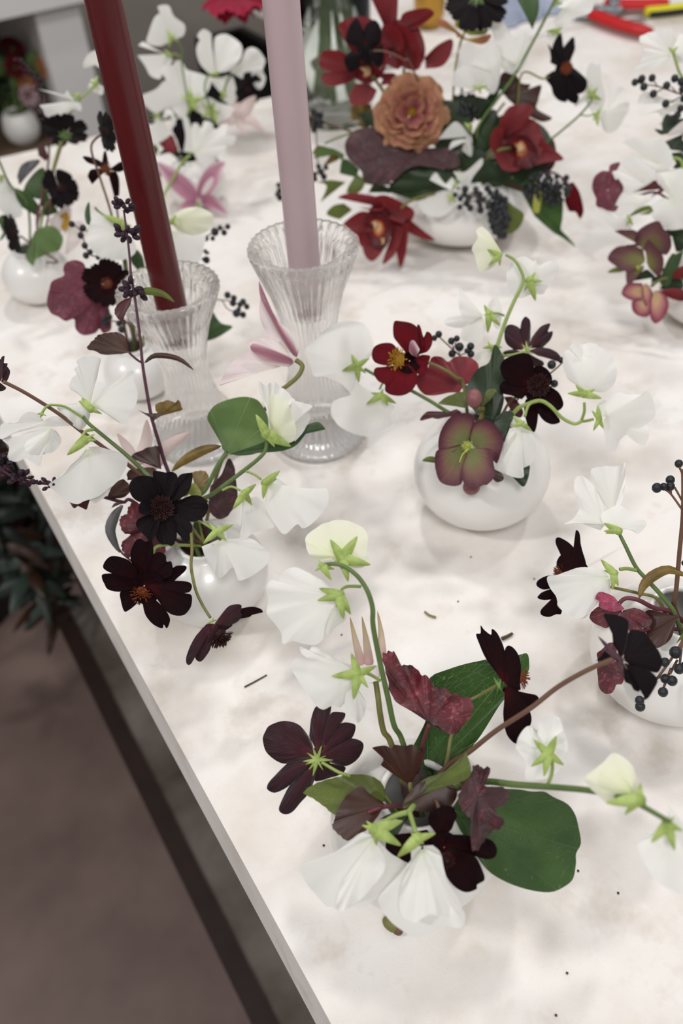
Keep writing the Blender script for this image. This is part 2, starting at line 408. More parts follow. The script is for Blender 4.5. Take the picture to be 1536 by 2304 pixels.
# ------------------------------------------------------------------ vases
VASE = {}
def bulb(R, k, mouth=65):
    prof = []
    a0, a1 = -62, mouth
    s0, s1 = math.sin(math.radians(a0)), math.sin(math.radians(a1))
    for i in range(25):
        a = math.radians(a0 + (a1 - a0) * i / 24)
        prof.append((R * math.cos(a), R * k * (math.sin(a) - s0) / (s1 - s0)))
    return prof
def vase(key, x, y, R, k, label, name='bud_vase', mouth=65, group='white round bud vases'):
    prof = bulb(R, k, mouth)
    rm, zm = prof[-1]
    base = [(R * 0.02, 0.0015), (R * 0.40, 0.0015), (R * 0.44, 0)]
    lip = [(rm + .0004, zm + .0022), (rm - .0012, zm + .0034), (rm - .0028, zm + .0022)]
    inner = [(max(.003, r - .003), z) for r, z in reversed(prof[3:])] + [(0.002, prof[3][1])]
    th = thing(name, label, 'vase', (x, y, TOP), group)
    part('body', *lathe(base + prof + lip + inner, 56, x, y, TOP + .0003), 'ceramic', th)
    h = R * k
    C0 = Vector((x, y, TOP + h * 0.85)); n = (CAM - C0).normalized()
    VASE[key] = dict(C0=C0, n=n, mouth=Vector((x, y, TOP + h - .012)), rm=rm * 0.55, R=R, h=h)
    return th
vase('F', 0.113, 0.1463, 0.0446, 1.45, 'white bud vase under the large green leaves and two nodding white blossoms')
vase('L', 0.0991, 0.3641, 0.0395, 1.45, 'white bud vase holding the tall purple basil sprig beside the table edge')
vase('M', 0.3043, 0.3333, 0.0488, 1.45, 'white bud vase with a green and mauve hellebore hanging on its front')
vase('R', 0.2995, 0.1497, 0.0462, 1.45, 'white bud vase with black berries hanging on its front beside a brown leaf')
vase('VA', 0.1267, 0.8186, 0.0349, 1.45, 'white bud vase under dark cosmos and a round green leaf near the far table corner')
vase('VB', 0.1501, 0.6118, 0.0304, 1.45, 'white bud vase behind the burgundy candle, with a wine red scalloped leaf')
vase('VC', 0.3447, 0.9071, 0.0347, 1.45, 'white bud vase with the big cluster of white sweet peas and a pink clematis')
vase('BC', 0.5472, 0.6726, 0.0737, 0.95, 'wide white bowl holding the tan lisianthus and red orchids', 'flower_bowl', 48, None)
vase('BR', 0.6276, 0.4058, 0.0455, 1.1, 'white bowl below the green and pink hellebores, mostly hidden', 'flower_bowl', 50, None)

# ------------------------------------------------------------------ candle holders and candles
def holder(px, py, H, rt, rb, label):
    p = on_z(px, py, 0); x, y = p.x, p.y
    th = thing('candle_holder', label, 'candle holder', (x, y, TOP), 'fluted crystal candle holders')
    n = 36
    s = H / 0.17
    prof = [(0.002, 0.004), (rb * .55, 0.004), (rb * .92, 0), (rb, .003), (rb * .99, .010), (rb * .86, .020), (rb * .72, .031), (rb * .60, .046 * s), (rb * .50, .062 * s),
            (rb * .45, .080 * s), (rb * .46, .095 * s), (rb * .54, .115 * s), (rt * .68, .133 * s), (rt * .86, .152 * s), (rt * .96, .163 * s), (rt, .1675 * s), (rt * .99, .170 * s),
            (rt * .80, .1695 * s), (rt * .66, .163 * s), (rt * .60, .152 * s), (.0155, .138 * s), (.0120, .130 * s), (.0118, .118 * s), (.002, .117 * s)]
    P2 = []
    for i in range(len(prof) - 1):
        (r0, z0), (r1, z1) = prof[i], prof[i + 1]
        for k in range(2): P2.append((r0 + (r1 - r0) * k / 2, z0 + (z1 - z0) * k / 2))
    P2.append(prof[-1]); half = 2 * 16
    idx = {}
    def fl(r, z, a):
        if z < .003 or r < .014: return r
        d = 0.085 if z < .165 * s else 0.03
        return r * (1 - d * abs(math.sin(a * n / 2)) ** 0.8)
    part('body', *lathe(P2, n * 6, x, y, TOP + .0003, fl), 'crystal', th)
    return x, y, TOP + .118 * s, H
hm = holder(718, 975, .170, .0385, .0405, 'tall clear fluted crystal candle holder under the mauve candle')
hr = holder(452, 985, .142, .0375, .0390, 'short clear fluted crystal candle holder under the burgundy candle')
def candle(x, y, z, mat, label, L=.28):
    th = thing('taper_candle', label, 'candle', (x, y, z))
    prof = [(.002, 0), (.0100, 0), (.0109, .002), (.0112, .02), (.0110, .1), (.0106, .2), (.0100, L - .02), (.0085, L - .006), (.005, L - .001), (.0008, L)]
    part('wax', *lathe(prof, 40, x, y, z + .0006), mat, th)
    part('wick', *tube_vf([Vector((x, y, z + L - .001)), Vector((x + .001, y, z + L + .006)), Vector((x + .003, y, z + L + .011))], .0009, .0007, 6, 3), 'debris_brown', th)
candle(hm[0], hm[1], hm[2], 'wax_mauve', 'pale mauve taper candle in the tall crystal holder', .29)
candle(hr[0], hr[1], hr[2], 'wax_red', 'burgundy taper candle in the short crystal holder', .30)

# ------------------------------------------------------------------ flower builders
REG = dict(A=(560, 1400, 3), B=(640, 1640, 3), C=(900, 1400, 3), D=(1024, 1640, 3), E=(1024, 1000, 3), G=(1180, 1300, 4.3146),
           H=(0, 760, 3), I=(200, 1000, 3), J=(400, 600, 3), K=(820, 600, 3), L=(1024, 600, 3), M=(0, 150, 3), N=(0, 420, 3),
           O=(1240, 60, 5.189), P=(1280, 330, 5.41), Q=(540, 1150, 4.129), R=(0, 0, 2.4774), S=(600, 0, 2.0757), T=(1060, 0, 3.1134),
           U=(300, 60, 4.5176), V=(620, 280, 4.2667), W=(960, 280, 4.2667), X=(0, 0, 6), Y=(640, 0, 3), Z=(0, 0, 1), AA=(180, 560, 4.5176), BB=(0, 930, 4.1885))
CUR = {'v': None, 'reg': 'Z', 'th': None}
def use(v): CUR['v'] = VASE[v]; return VASE[v]
def pt(px, py, d):
    v = CUR['v']; r = ray(px, py); C = v['C0'] + v['n'] * (d / 100.0)
    return CAM + r * ((C - CAM).dot(v['n']) / r.dot(v['n']))
def toks(s, reg=None):
    reg = reg or CUR['reg']; out = []
    for t in s.split():
        if t.endswith(':'): reg = t[:-1]; continue
        if t == 'MM': out.append('MM'); continue
        q = [float(a) for a in t.split(',')]; ox, oy, sc = REG[reg]
        out.append((ox + q[0] / sc, oy + q[1] / sc) + tuple(q[2:]))
    return out
def mouth_pt():
    v = CUR['v']; a = random.uniform(0, 6.28); r = v['rm'] * random.random() ** .5
    return v['mouth'] + Vector((r * math.cos(a), r * math.sin(a), 0))
def rvals(dl, n, closed):
    if not isinstance(dl, (list, tuple)): dl = [dl]
    if len(dl) == 1: return [dl[0]] * n
    P = [Vector((q, 0, 0)) for q in dl]
    return [c.x for c in catmull(P, n, closed)]
def fan3(name, parent, mat, b, rim, bulge=0.1, ruf=0.03, freq=5, closed=False, n=None, m=8, cup=0.0, serr=0, samp=0.05, seed=None, fold=4.0, sm=1.2):
    """petal or leaf: blended from its base point out to a rim"""
    rs = random.Random(seed if seed is not None else random.random())
    n = n or max(20, min(64, len(rim) * 4)); n = max(n, serr * 4)
    R = catmull(rim, n, closed)
    if closed: R = R + [R[0]]
    cen = sum(R, Vector()) / len(R)
    k_ = max(2, len(R) // 9); RS = []
    for i in range(len(R)):
        if closed: w_ = [R[(i + j) % (len(R) - 1)] for j in range(-k_, k_ + 1)]
        else:
            h_ = min(k_, i, len(R) - 1 - i); w_ = R[i - h_:i + h_ + 1]
        RS.append(sum(w_, Vector()) / len(w_))
    nor = Vector()
    for i in range(len(R) - 1): nor += (R[i] - b).cross(R[i + 1] - b)
    if nor.length < 1e-10: nor = CAM - b
    nor.normalize()
    if nor.dot(CAM - cen) < 0: nor.negate()
    L = sum((r - b).length for r in R) / len(R)
    ph = rs.uniform(0, 6.28); ph2 = rs.uniform(0, 6.28)
    V, UV, F = [], [], []; nn = len(R)
    for k in range(m + 1):
        u = 0.04 + 0.96 * k / m
        for i, r in enumerate(R):
            v = i / (nn - 1)
            p = b.lerp(RS[i].lerp(r, u ** sm), u)
            if serr and k >= m - 1:
                tooth = (v * serr) % 1.0
                p += (r - b) * ((abs(tooth * 2 - 1) - 0.5) * samp * (1 if k == m else 0.4))
            e = 0.0 if closed else 1.0
            w = math.sin(math.pi * min(1, max(0, v))) ** 0.5 if not closed else 1.0
            dz = bulge * L * 4 * u * (1 - 0.72 * u) * 0.62 * w
            dz += ruf * L * u ** fold * (math.sin(2 * math.pi * freq * v + ph) + 0.35 * math.sin(2 * math.pi * (freq * 2 + 1) * v + ph2)) * (w if not closed else 1)
            dz += cup * L * u * (2 * v - 1) ** 2 * e
            V.append(p + nor * dz); UV.append((u, v))
    for k in range(m):
        for i in range(nn - 1):
            F.append((k * nn + i, k * nn + i + 1, (k + 1) * nn + i + 1, (k + 1) * nn + i))
    return part(name, V, F, mat, parent, UV)
def fan(t, name, mat, s, d0, d1=None, bulge=0.1, ruf=0.03, freq=5, closed=False, **k):
    bs, rs = s.split('|')
    b = toks(bs)[0]; rim = toks(rs, reg=bs.split()[0][:-1] if bs.split()[0].endswith(':') else None)
    if d1 is None: d1 = d0
    wide = k.pop('wide', 1.0)
    if wide != 1.0:
        cx_, cy_ = sum(q[0] for q in rim) / len(rim) - b[0], sum(q[1] for q in rim) / len(rim) - b[1]; l_ = math.hypot(cx_, cy_) or 1; nx, ny = -cy_ / l_, cx_ / l_
        rim = [(x + nx * ((x - b[0]) * nx + (y - b[1]) * ny) * (wide - 1), y + ny * ((x - b[0]) * nx + (y - b[1]) * ny) * (wide - 1)) for x, y in rim]
    dv = rvals(d1, len(rim), closed)
    return fan3(name, t, mat, pt(b[0], b[1], d0), [pt(x, y, dv[i]) for i, (x, y) in enumerate(rim)], bulge, ruf, freq, closed, **k)
def tube(t, name, mat, s, d0, d1=None, r0=1.2, r1=None, sub=6, seg=8):
    """r in millimetres"""
    T = toks(s); d1 = d0 if d1 is None else d1; P = []
    for i, q in enumerate(T):
        if q == 'MM': P.append(mouth_pt())
        else: P.append(pt(q[0], q[1], q[2] if len(q) > 2 else d0 + (d1 - d0) * i / max(1, len(T) - 1)))
    return part(name, *tube_vf(P, r0 / 1000, (r1 or r0) / 1000, seg, sub), mat, t)
def lance_vf(P, w, cup=0.2, sh=0.75, n=12, m=4, base=0.12):
    S = catmull(P, n + 1, False); V, UV, F = [], [], []
    for i, p in enumerate(S):
        t = S[min(i + 1, n)] - S[max(i - 1, 0)]; t.normalize()
        s = t.cross((CAM - p).normalized()); s.normalize(); q = s.cross(t)
        f = i / n; ww = w * (max(0.0, math.sin(math.pi * f ** sh)) ** 0.8 * (1 - base) + base * (1 - f))
        for k in range(m + 1):
            a = k / m * 2 - 1
            V.append(p + s * (a * ww / 2) + q * (cup * ww * (1 - a * a))); UV.append((f, k / m))
    for i in range(n):
        for k in range(m):
            j = i * (m + 1) + k; F.append((j, j + 1, j + m + 2, j + m + 1))
    return V, F, UV
def lance(t, name, mat, s, w, d0, d1=None, cup=0.2, sh=0.75, base=0.12):
    T = toks(s); d1 = d0 if d1 is None else d1
    P = [pt(q[0], q[1], q[2] if len(q) > 2 else d0 + (d1 - d0) * i / (len(T) - 1)) for i, q in enumerate(T)]
    sc = REG[s.split()[0][:-1]][2] if s.split()[0].endswith(':') else REG[CUR['reg']][2]
    V, F, UV = lance_vf(P, w / sc * pxm(P[0]), cup, sh, base=base)
    return part(name, V, F, mat, t, UV)
def calyx(t, c, tips, d, mat='calyx', w=0.46, back=0.35, name='calyx', cupr=0.22):
    """green star of sepals with a small cup: one part"""
    C = toks(c)[0]; c3 = pt(C[0], C[1], d + 0.15); TT = toks(tips); vf = []
    L = 0
    for (x, y, *dd) in TT:
        tip = pt(x, y, dd[0] if dd else d - random.uniform(-.15, back))
        l = (tip - c3).length; L = max(L, l)
        midp = c3.lerp(tip, 0.5) + (CAM - c3).normalized() * (0.10 * l)
        V, F, _ = lance_vf([c3, midp, tip], l * w, 0.25, 0.62, 8, 3, base=0.6); vf.append((V, F))
    vf.append(sphere_vf(c3 - (CAM - c3).normalized() * (L * .1), L * cupr, 10, 6))
    V, F = merge(*vf)
    return part(name, V, F, mat, t)
def blossom(t, d, petals, cal=None, tips=None, ped=None, mat='pea', pr=0.8, rims=None, cmat='calyx', step=0.22):
    """one sweet pea blossom: banner (the part), further petals and calyx as its sub-parts"""
    root = None
    for i, s in enumerate(petals):
        k = {}
        if isinstance(s, tuple): s, k = s[0], dict(s[1])
        closed = k.pop('closed', False)
        dd = d + step * i + k.pop('dd', 0)
        r = k.pop('r', None) or [dd + random.uniform(-.7, .15) for _ in range(4)]
        k.setdefault('bulge', random.choice((-1, 1)) * random.uniform(.06, .14)); k.setdefault('ruf', 0.03); k.setdefault('sm', 2.6); k.setdefault('freq', random.randint(3, 6))
        o = fan(root or t, 'petal' if root else 'blossom', k.pop('mat', mat), s, dd, r, closed=closed, **k)
        root = root or o
    if cal: calyx(root, cal, tips, d + step * len(petals) + .25, cmat)
    if ped: tube(t, 'pedicel', 'stem_light', ped, d + .1, d + step * len(petals) + .3, pr, pr * .9)
    return root
def disc(t, c, r, d, mat='anther_brown', n=70, nd=None, name='flower_center', length=0.5):
    """tuft of anthers"""
    C = toks(c)[0]; c3 = pt(C[0], C[1], d); R = r / REG[CUR['reg']][2] * pxm(c3)
    ax = (RIGHT * nd[0] + UPV * nd[1] + BACK * nd[2]).normalized() if nd else (CAM - c3).normalized()
    q = ax.to_track_quat('Z', 'Y').to_matrix(); vf = [sphere_vf(c3, R * .62, 10, 6, .6, ax)]
    for i in range(n):
        rr = R * math.sqrt((i + .5) / n); a = i * 2.39996
        dirv = q @ Vector((rr * math.cos(a), rr * math.sin(a), R * (.9 - .5 * (rr / R) ** 2) * random.uniform(.6, 1.15)))
        p0 = c3 + dirv * .45; p1 = c3 + dirv; s = R * .075; e = q @ Vector((s, 0, 0)); g = q @ Vector((0, s, 0)); h = dirv.normalized() * s * 1.6
        V = [p0, p1 + e, p1 + g, p1 - e, p1 - g, p1 + h]
        vf.append((V, [(0, 2, 1), (0, 3, 2), (0, 4, 3), (0, 1, 4), (5, 1, 2), (5, 2, 3), (5, 3, 4), (5, 4, 1)]))
    V, F = merge(*vf); return part(name, V, F, mat, t, smooth=False)
def cosmos(label, v, reg, d, petals, mat='cosmos_dark', stem=None, smat='stem_brown', sd=None, c=None, cr=60, cmat='anther_brown', nd=None, cal=None, tips=None, rd=-.5, group=None, sr=1.0, name='cosmos_flower', cn=70, cd=0.3, calmat='calyx_dark'):
    use(v); CUR['reg'] = reg
    t = thing(name, label, 'flower', CUR['v']['mouth'], group)
    bs_ = [toks((s[0] if isinstance(s, tuple) else s).split('|')[0])[0] for s in petals]
    ce_ = (sum(q[0] for q in bs_) / len(bs_), sum(q[1] for q in bs_) / len(bs_)); ox_, oy_, sc_ = REG[reg]; ce_ = ((ce_[0] - ox_) * sc_, (ce_[1] - oy_) * sc_)
    for i, s in enumerate(petals):
        k = {}
        if isinstance(s, tuple): s, k = s[0], dict(s[1])
        if ':' not in s:
            b_, r_ = s.split('|'); bx_, by_ = [float(q) for q in b_.split(',')]; s = '%.1f,%.1f|%s' % (bx_ + (ce_[0] - bx_) * .6, by_ + (ce_[1] - by_) * .6, r_)
        dd = d + 0.06 * i + k.pop('dd', 0); rr = k.pop('rd', rd)
        k.setdefault('wide', 1.1); k.setdefault('bulge', .1); k.setdefault('ruf', .025); k.setdefault('freq', 3)
        fan(t, 'petal', k.pop('mat', mat), s, dd, [dd + rr + random.uniform(-.15, .15) for _ in range(3)], **k)
    if c: disc(t, c, cr, d + cd, cmat, n=cn, nd=nd)
    if cal: calyx(t, cal, tips, d + .5, calmat, back=.5, w=.24, cupr=.13)
    if stem: tube(t, 'stem', smat, stem, (sd or (d, d))[0], (sd or (d, d))[1], sr, sr * .85)
    return t
def cosgen(label, v, cx, cy, r, d, tilt=(0, 0), n=8, mat='cosmos_black', stem=None, smat='stem_brown', group=None, back=False, cmat='anther_dark', lens=None, wid=.36, cup=.25):
    """a cosmos head at photo pixel (cx, cy); tilt: lean of its face right / up in radians"""
    use(v); CUR['reg'] = 'Z'
    t = thing('cosmos_flower', label, 'flower', CUR['v']['mouth'], group)
    c3 = pt(cx, cy, d); R = r * pxm(c3); vw = (CAM - c3).normalized()
    ax = (vw + RIGHT * math.tan(tilt[0]) + UPV * math.tan(tilt[1])).normalized()
    q = ax.to_track_quat('Z', 'Y').to_matrix(); off = random.uniform(0, 6.28)
    for i in range(n):
        a = off + 2 * math.pi * i / n + random.uniform(-.12, .12); L = R * (lens[i % len(lens)] if lens else random.uniform(.88, 1.08))
        hw = wid * random.uniform(.85, 1.1); dz = cup * R * random.uniform(.4, 1.2) * (-1 if back else 1)
        def P(rad, off_, z): return c3 + q @ Vector((L * rad * math.cos(a) - L * off_ * math.sin(a), L * rad * math.sin(a) + L * off_ * math.cos(a), z))
        rim = [P(.28, -hw * .35, dz * .2), P(.6, -hw * .85, dz * .7), P(.86, -hw * .75, dz), P(.96, -hw * .4, dz), P(.91, -hw * .18, dz), P(1.0, 0, dz), P(.91, hw * .2, dz), P(.95, hw * .45, dz), P(.84, hw * .8, dz), P(.58, hw * .85, dz * .7), P(.28, hw * .35, dz * .2)]
        fan3('petal', t, mat, P(.06, 0, 0), rim, bulge=.08, ruf=.03, freq=2, m=6, n=26)
    if not back:
        vf = [sphere_vf(c3 + ax * R * .05, R * .17, 10, 6, .7, ax)]
        for i in range(36):
            rr = math.sqrt((i + .5) / 36); aa = i * 2.4
            vf.append(sphere_vf(c3 + q @ Vector((R * .24 * rr * math.cos(aa), R * .24 * rr * math.sin(aa), R * .2)), R * .028, 4, 3))
        part('flower_center', *merge(*vf), cmat, t)
    else:
        vf = []
        for i in range(8):
            a = i * math.pi / 4; tip = c3 + q @ Vector((R * .34 * math.cos(a), R * .34 * math.sin(a), R * .1))
            V, F, _ = lance_vf([c3 + ax * R * .12, (c3 + tip) / 2 + ax * R * .12, tip], R * .1, n=6, m=2, base=.5); vf.append((V, F))
        vf.append(sphere_vf(c3 + ax * R * .06, R * .13, 8, 6)); part('calyx', *merge(*vf), 'calyx_dark', t)
    if stem: tube(t, 'stem', smat, stem, d - .3, d - .3, 1.0, .9)
    return t
def berries(t, s, d, mat='berry', dj=.35):
    sc = REG[CUR['reg']][2]
    for tk in s.split():
        q = [float(a) for a in tk.split(',')]; ox, oy, _ = REG[CUR['reg']]
        p = pt(ox + q[0] / sc, oy + q[1] / sc, (q[3] if len(q) > 3 else d) + random.uniform(-dj, dj)); r = q[2] / sc * pxm(p)
        b_ = part('berry', *sphere_vf(p, r, 12, 8, 1.06), mat, t)
def bunch(t, reg, cx, cy, rx, ry, n, r, d, stems=True):
    CUR['reg'] = reg; S = []
    for i in range(n):
        a = i * 2.39996; q = math.sqrt((i + .5) / n)
        x, y = cx + rx * q * math.cos(a) + random.uniform(-.1, .1) * rx, cy + ry * q * math.sin(a) + random.uniform(-.1, .1) * ry
        S.append('%.1f,%.1f,%.1f,%.2f' % (x, y, r * random.uniform(.82, 1.12), d + (1 - q * q) * 1.0))
        if stems and i % 3 == 0: tube(t, 'twig', 'stem_brown', '%s: %.1f,%.1f %.1f,%.1f' % (reg, cx, cy, x, y), d - .4, d, .5, .4, sub=3, seg=5)
    berries(t, ' '.join(S), d, dj=.15)
def whorl(t, s, r, d, n=13, mat='bract_purple', name='bract_whorl'):
    """ring of small dark bracts round a basil stem"""
    q = toks(s)[0]; c3 = pt(q[0], q[1], d); R = r / REG[CUR['reg']][2] * pxm(c3); vf = []
    for i in range(n):
        a = 2 * math.pi * i / n + random.uniform(-.2, .2); dirv = (RIGHT * math.cos(a) + BACK * math.sin(a) * .8 + UPV * random.uniform(-.7, .8))
        p = c3 + dirv * R * random.uniform(.45, 1.0)
        vf.append(sphere_vf(p, R * .24, 7, 5, 1.5, dirv)); tp = p + dirv * R * .3
        V, F, _ = lance_vf([p, p.lerp(tp, .5) + UPV * R * .1, tp + UPV * R * .12], R * .3, n=5, m=2, base=.7); vf.append((V, F))
    return part(name, *merge(*vf), mat, t)

# ================================================================== front vase
cosmos('wine purple cosmos seen from behind, stem end towards us, left of the olive leaves', 'F', 'A', 1.6, [
    '430,885|415,800 340,710 240,680 150,700 115,745 100,800 125,870 200,930 270,945 380,905',
    '460,860|412,770 425,650 455,575 500,590 520,560 548,575 530,680 500,800',
    '480,860|500,800 545,650 580,612 640,612 652,635 600,710 540,760',
    '500,880|510,840 560,740 630,685 700,685 718,710 690,780 600,870 530,900',
    '510,900|560,880 650,800 720,795 770,820 765,870 720,930 640,965 540,940',
    '490,960|470,1010 450,1060 520,1050 600,1030 640,1000 635,975 560,960',
    '440,960|400,1000 300,1080 240,1180 210,1260 240,1293 290,1280 350,1210 400,1150 440,1060 470,990',
    '420,930|380,905 290,940 200,1020 140,1090 130,1130 180,1148 260,1110 340,1040 430,980',
    ('460,930|390,900 440,850 510,850 550,930 500,1000 420,1000', dict(closed=True, dd=-.3, bulge=0))],
    mat='cosmos_purple', stem='MM 860,1110,1.2 760,1070,1.6 670,1035,2.2 600,1010,2.4 490,945,2.3', smat='stem_light', cal='460,930',
    tips='430,840 490,830 390,880 520,900 570,930 380,960 430,1040 400,1000 500,1000 360,940', rd=-.8, sr=.9, calmat='calyx')

use('F'); CUR['reg'] = 'A'
t = thing('sweet_pea', 'tall hooked white sweet pea stem leaning over the brown speckled leaf', 'flower', VASE['F']['mouth'])
tube(t, 'stem', 'stem_green', 'MM 1040,820,1 980,700,1.8 940,520,2.8 890,300,4 850,100,5 835,0,5.5 Q: 1230,900,6 1190,760,6.4 1120,640,6.6 1040,560,6.7 960,510,6.6 860,490,6.4 760,500,6', 1, r0=1.5, r1=.9)
CUR['reg'] = 'Q'
blossom(t, 5.2, [('940,420|610,250 700,180 800,120 900,95 1040,120 1140,165 1190,260 1180,380 1200,480 1130,540 1000,520 860,460 700,440 630,360', dict(closed=True, r=[4.6, 4.2, 4.6, 5, 4.9], bulge=.12)),
    '930,420|612,250 610,310 640,390 700,440 800,450 870,430'], '950,440', '835,260 1090,230 1215,500 1005,660 870,470', mat='pea_cream')
o = blossom(t, 5.0, [('920,820|800,900 800,1140 900,1070 985,1000 960,900', dict(r=4.2)),
    ('930,790|760,640 640,570 520,520 420,570 370,650 310,640 280,720 290,800 275,880 290,960 350,1040 400,1130 430,1230 520,1200 600,1230 720,1240 790,1190 810,1100 815,960 850,880 900,850', dict(bulge=.16, r=[5, 4.2, 3.6, 4.2, 5]))],
    '925,780', '730,715 715,830 960,1010 1030,965 890,900', '1120,700 1000,700 945,725')
calyx(t, '760,510', '690,560 850,645 880,540 730,450', 6.2, name='bud')
CUR['reg'] = 'A'
blossom(t, 3.4, [('730,350|700,290 620,270 500,195 430,165 400,200 345,170 350,210 385,250 330,248 285,280 290,330 350,430 400,500 450,565 500,595 560,570 620,580 680,520 740,440', dict(bulge=.14)),
    '720,430|650,480 640,540 620,580 700,645 735,680 775,620 787,545 760,490'], '735,350', '690,205 555,365 705,525 805,445 860,295', '885,395 820,355 760,335')

t = thing('clematis_flower', 'half hidden clematis with upright pointed buff tepals behind the hooked sweet pea stem', 'flower', VASE['F']['mouth'])
tube(t, 'stem', 'stem_olive', 'A: MM 965,835,1 910,740,1.4 885,620,1.8 870,500,2 855,400,2.2', 1, r0=1.6, r1=1.4)
for s, ww in (('Q: 1130,1430 1070,1200 1020,980', 95), ('Q: 1200,1430 1170,1200 1130,972', 100), ('Q: 1320,1400 1310,1150 1275,925', 95)): lance(t, 'tepal', 'clematis_bud', s, ww, 2.0, 2.4, sh=.5, base=.7)
CUR['reg'] = 'A'; fan(t, 'tepal', 'clematis_white', '870,400|750,290 860,290 880,330 870,410 800,410', 2.1, 2.0)

t = thing('heuchera_leaf', 'maroon speckled leaf with scalloped rim standing up before the deep green leaf', 'leaf', VASE['F']['mouth'])
tube(t, 'petiole', 'stem_red', 'A: MM 1165,900,1.2 1170,830,1.8 1215,690,2.4', 1, r0=1.2, r1=1.0)
CUR['reg'] = 'A'
fan(t, 'blade', 'heuchera', '1215,680|1190,640 1110,600 1000,540 950,460 930,360 905,270 900,210 930,188 970,190 1000,230 1030,280 1070,270 1130,310 1165,350 1210,355 1245,420 1280,440 1330,440 1360,470 1400,470 1430,500 1500,515 1510,580 1490,640 1440,700 1410,745 1340,745 1270,700', 2.4,
    [2.6, 2.2, 2.8, 1.8, 2.4, 1.6, 2.4, 3.2, 2.6], bulge=-.10, ruf=.05, freq=7, serr=26, samp=.045)

t = thing('clematis_leaf', 'broad deep green net-veined leaf standing behind the maroon speckled leaf', 'leaf', VASE['F']['mouth'])
tube(t, 'petiole', 'stem_green', 'C: MM 200,1000', 0, 0.2, r0=1.4)
CUR['reg'] = 'C'
fan(t, 'blade', 'leaf_deep', '190,1010|110,960 90,850 130,760 180,650 205,500 205,370 330,310 450,270 570,245 700,215 800,215 860,205 880,260 875,330 800,420 700,530 640,620 550,760 480,850 420,930 330,990 250,1020', 0.3,
    [1.2, 1.0, 0, -.8, -1.2, -.6, .6, 1.2], bulge=-.08, ruf=.02, freq=3, m=10)

cosmos('dark cosmos in profile facing the berries, orange tuft showing, against the deep green leaf', 'F', 'C', 2.0, [
    '740,470|790,490 840,490 880,510 900,490 930,510 925,545 870,565 830,560 780,540',
    '700,400|690,320 705,220 730,165 770,180 800,230 810,310 800,400 800,455 740,440',
    '690,400|650,340 580,240 540,150 518,85 545,75 545,25 570,60 610,90 615,50 650,80 690,170 700,230 705,330',
    '700,430|690,460 720,500 705,560 700,620 715,720 740,780 790,820 830,770 870,700 875,640 850,570 820,500 770,440'],
    stem='MM 310,950,1 345,760,1.2 420,570,1.0 540,490,1.2 650,430,1.9', smat='stem_olive', c='800,375', cr=75, cmat='anther_orange', nd=(1, -.1, .15), cd=-.3, rd=-.2,
    cal='665,430', tips='630,370 690,470 650,480 680,380')

cosmos('blackish cosmos nodding on a long bare reddish stem before the berry vase', 'F', 'G', 6.5, [
    '900,780|860,690 790,700 750,760 705,795 720,810 800,800 840,790',
    '960,860|1040,950 1100,1020 1110,1100 1060,1090 1030,1040 980,1010 965,980',
    '980,850|1050,880 1150,890 1230,930 1280,1000 1250,1080 1210,1150 1180,1170 1155,1130 1160,1050 1080,980',
    '960,780|980,690 1000,580 1040,530 1100,530 1180,560 1240,640 1290,700 1325,800 1300,880 1260,905 1150,880 1060,870',
    '930,750|860,640 840,480 820,420 770,380 780,352 880,360 960,400 990,450 990,560 990,650 960,740'],
    mat='cosmos_black', stem='MM C: 300,990,1.5 460,880,2.5 650,730,3.6 880,580,4.7 1060,440,5.5 1250,330,6.4 1450,240,7', smat='stem_brown', cal='920,800', tips='710,565 760,690 960,990 900,860 1000,900', sr=1.3, calmat='sepal_mauve')

use('F'); CUR['reg'] = 'D'
t = thing('sweet_pea', 'sweet pea stem reaching out over the large rounded leaf, with a cream bud', 'flower', VASE['F']['mouth'])
tube(t, 'stem', 'stem_green', 'D: MM 60,380,2.4 210,355,3.2 400,375,4.6 620,390,6 900,415,8 1100,460,9.2 1220,500,9.8 1400,600,10.6 1440,625,10.8', 2, r0=1.7, r1=.9)
CUR['reg'] = 'C'
blossom(t, 5.0, [('1000,890|780,840 830,740 880,700 920,730 940,670 1000,635 1070,650 1100,720 1130,820 1125,920 1070,1000 1000,1050 930,1065 845,1055 850,950 800,880', dict(closed=True, bulge=.05, r=[4.6, 4.2, 4.6, 5, 4.9])),
    '920,850|780,840 800,770 850,705 890,710 900,760', '980,830|930,760 935,690 990,635 1060,645 1100,720 1050,770'], '1000,890', '900,790 1055,765 1105,965 970,1045 880,975', 'D: 615,390 650,310 655,230 640,190')
CUR['reg'] = 'D'
blossom(t, 9.3, [('1210,470|1230,380 1200,260 1130,190 1060,170 1000,230 930,290 880,340 900,390 960,450 1020,500 1110,520 1190,510', dict(bulge=.2)),
    ('1190,440|1180,330 1110,280 1000,300 960,350 990,420 1080,470', dict(bulge=.2))], '1240,480', '1250,360 1140,580 1010,500 1290,520', mat='pea_cream')
blossom(t, 9.9, [('1430,650|1240,760 1230,800 1270,900 1340,1010 1440,1080 1540,1120 1640,1100 1700,950 1680,780 1560,680 1480,560 1440,500', dict(bulge=.12))], '1430,640', '1320,770 1480,825 1540,690 1480,590 1400,600')

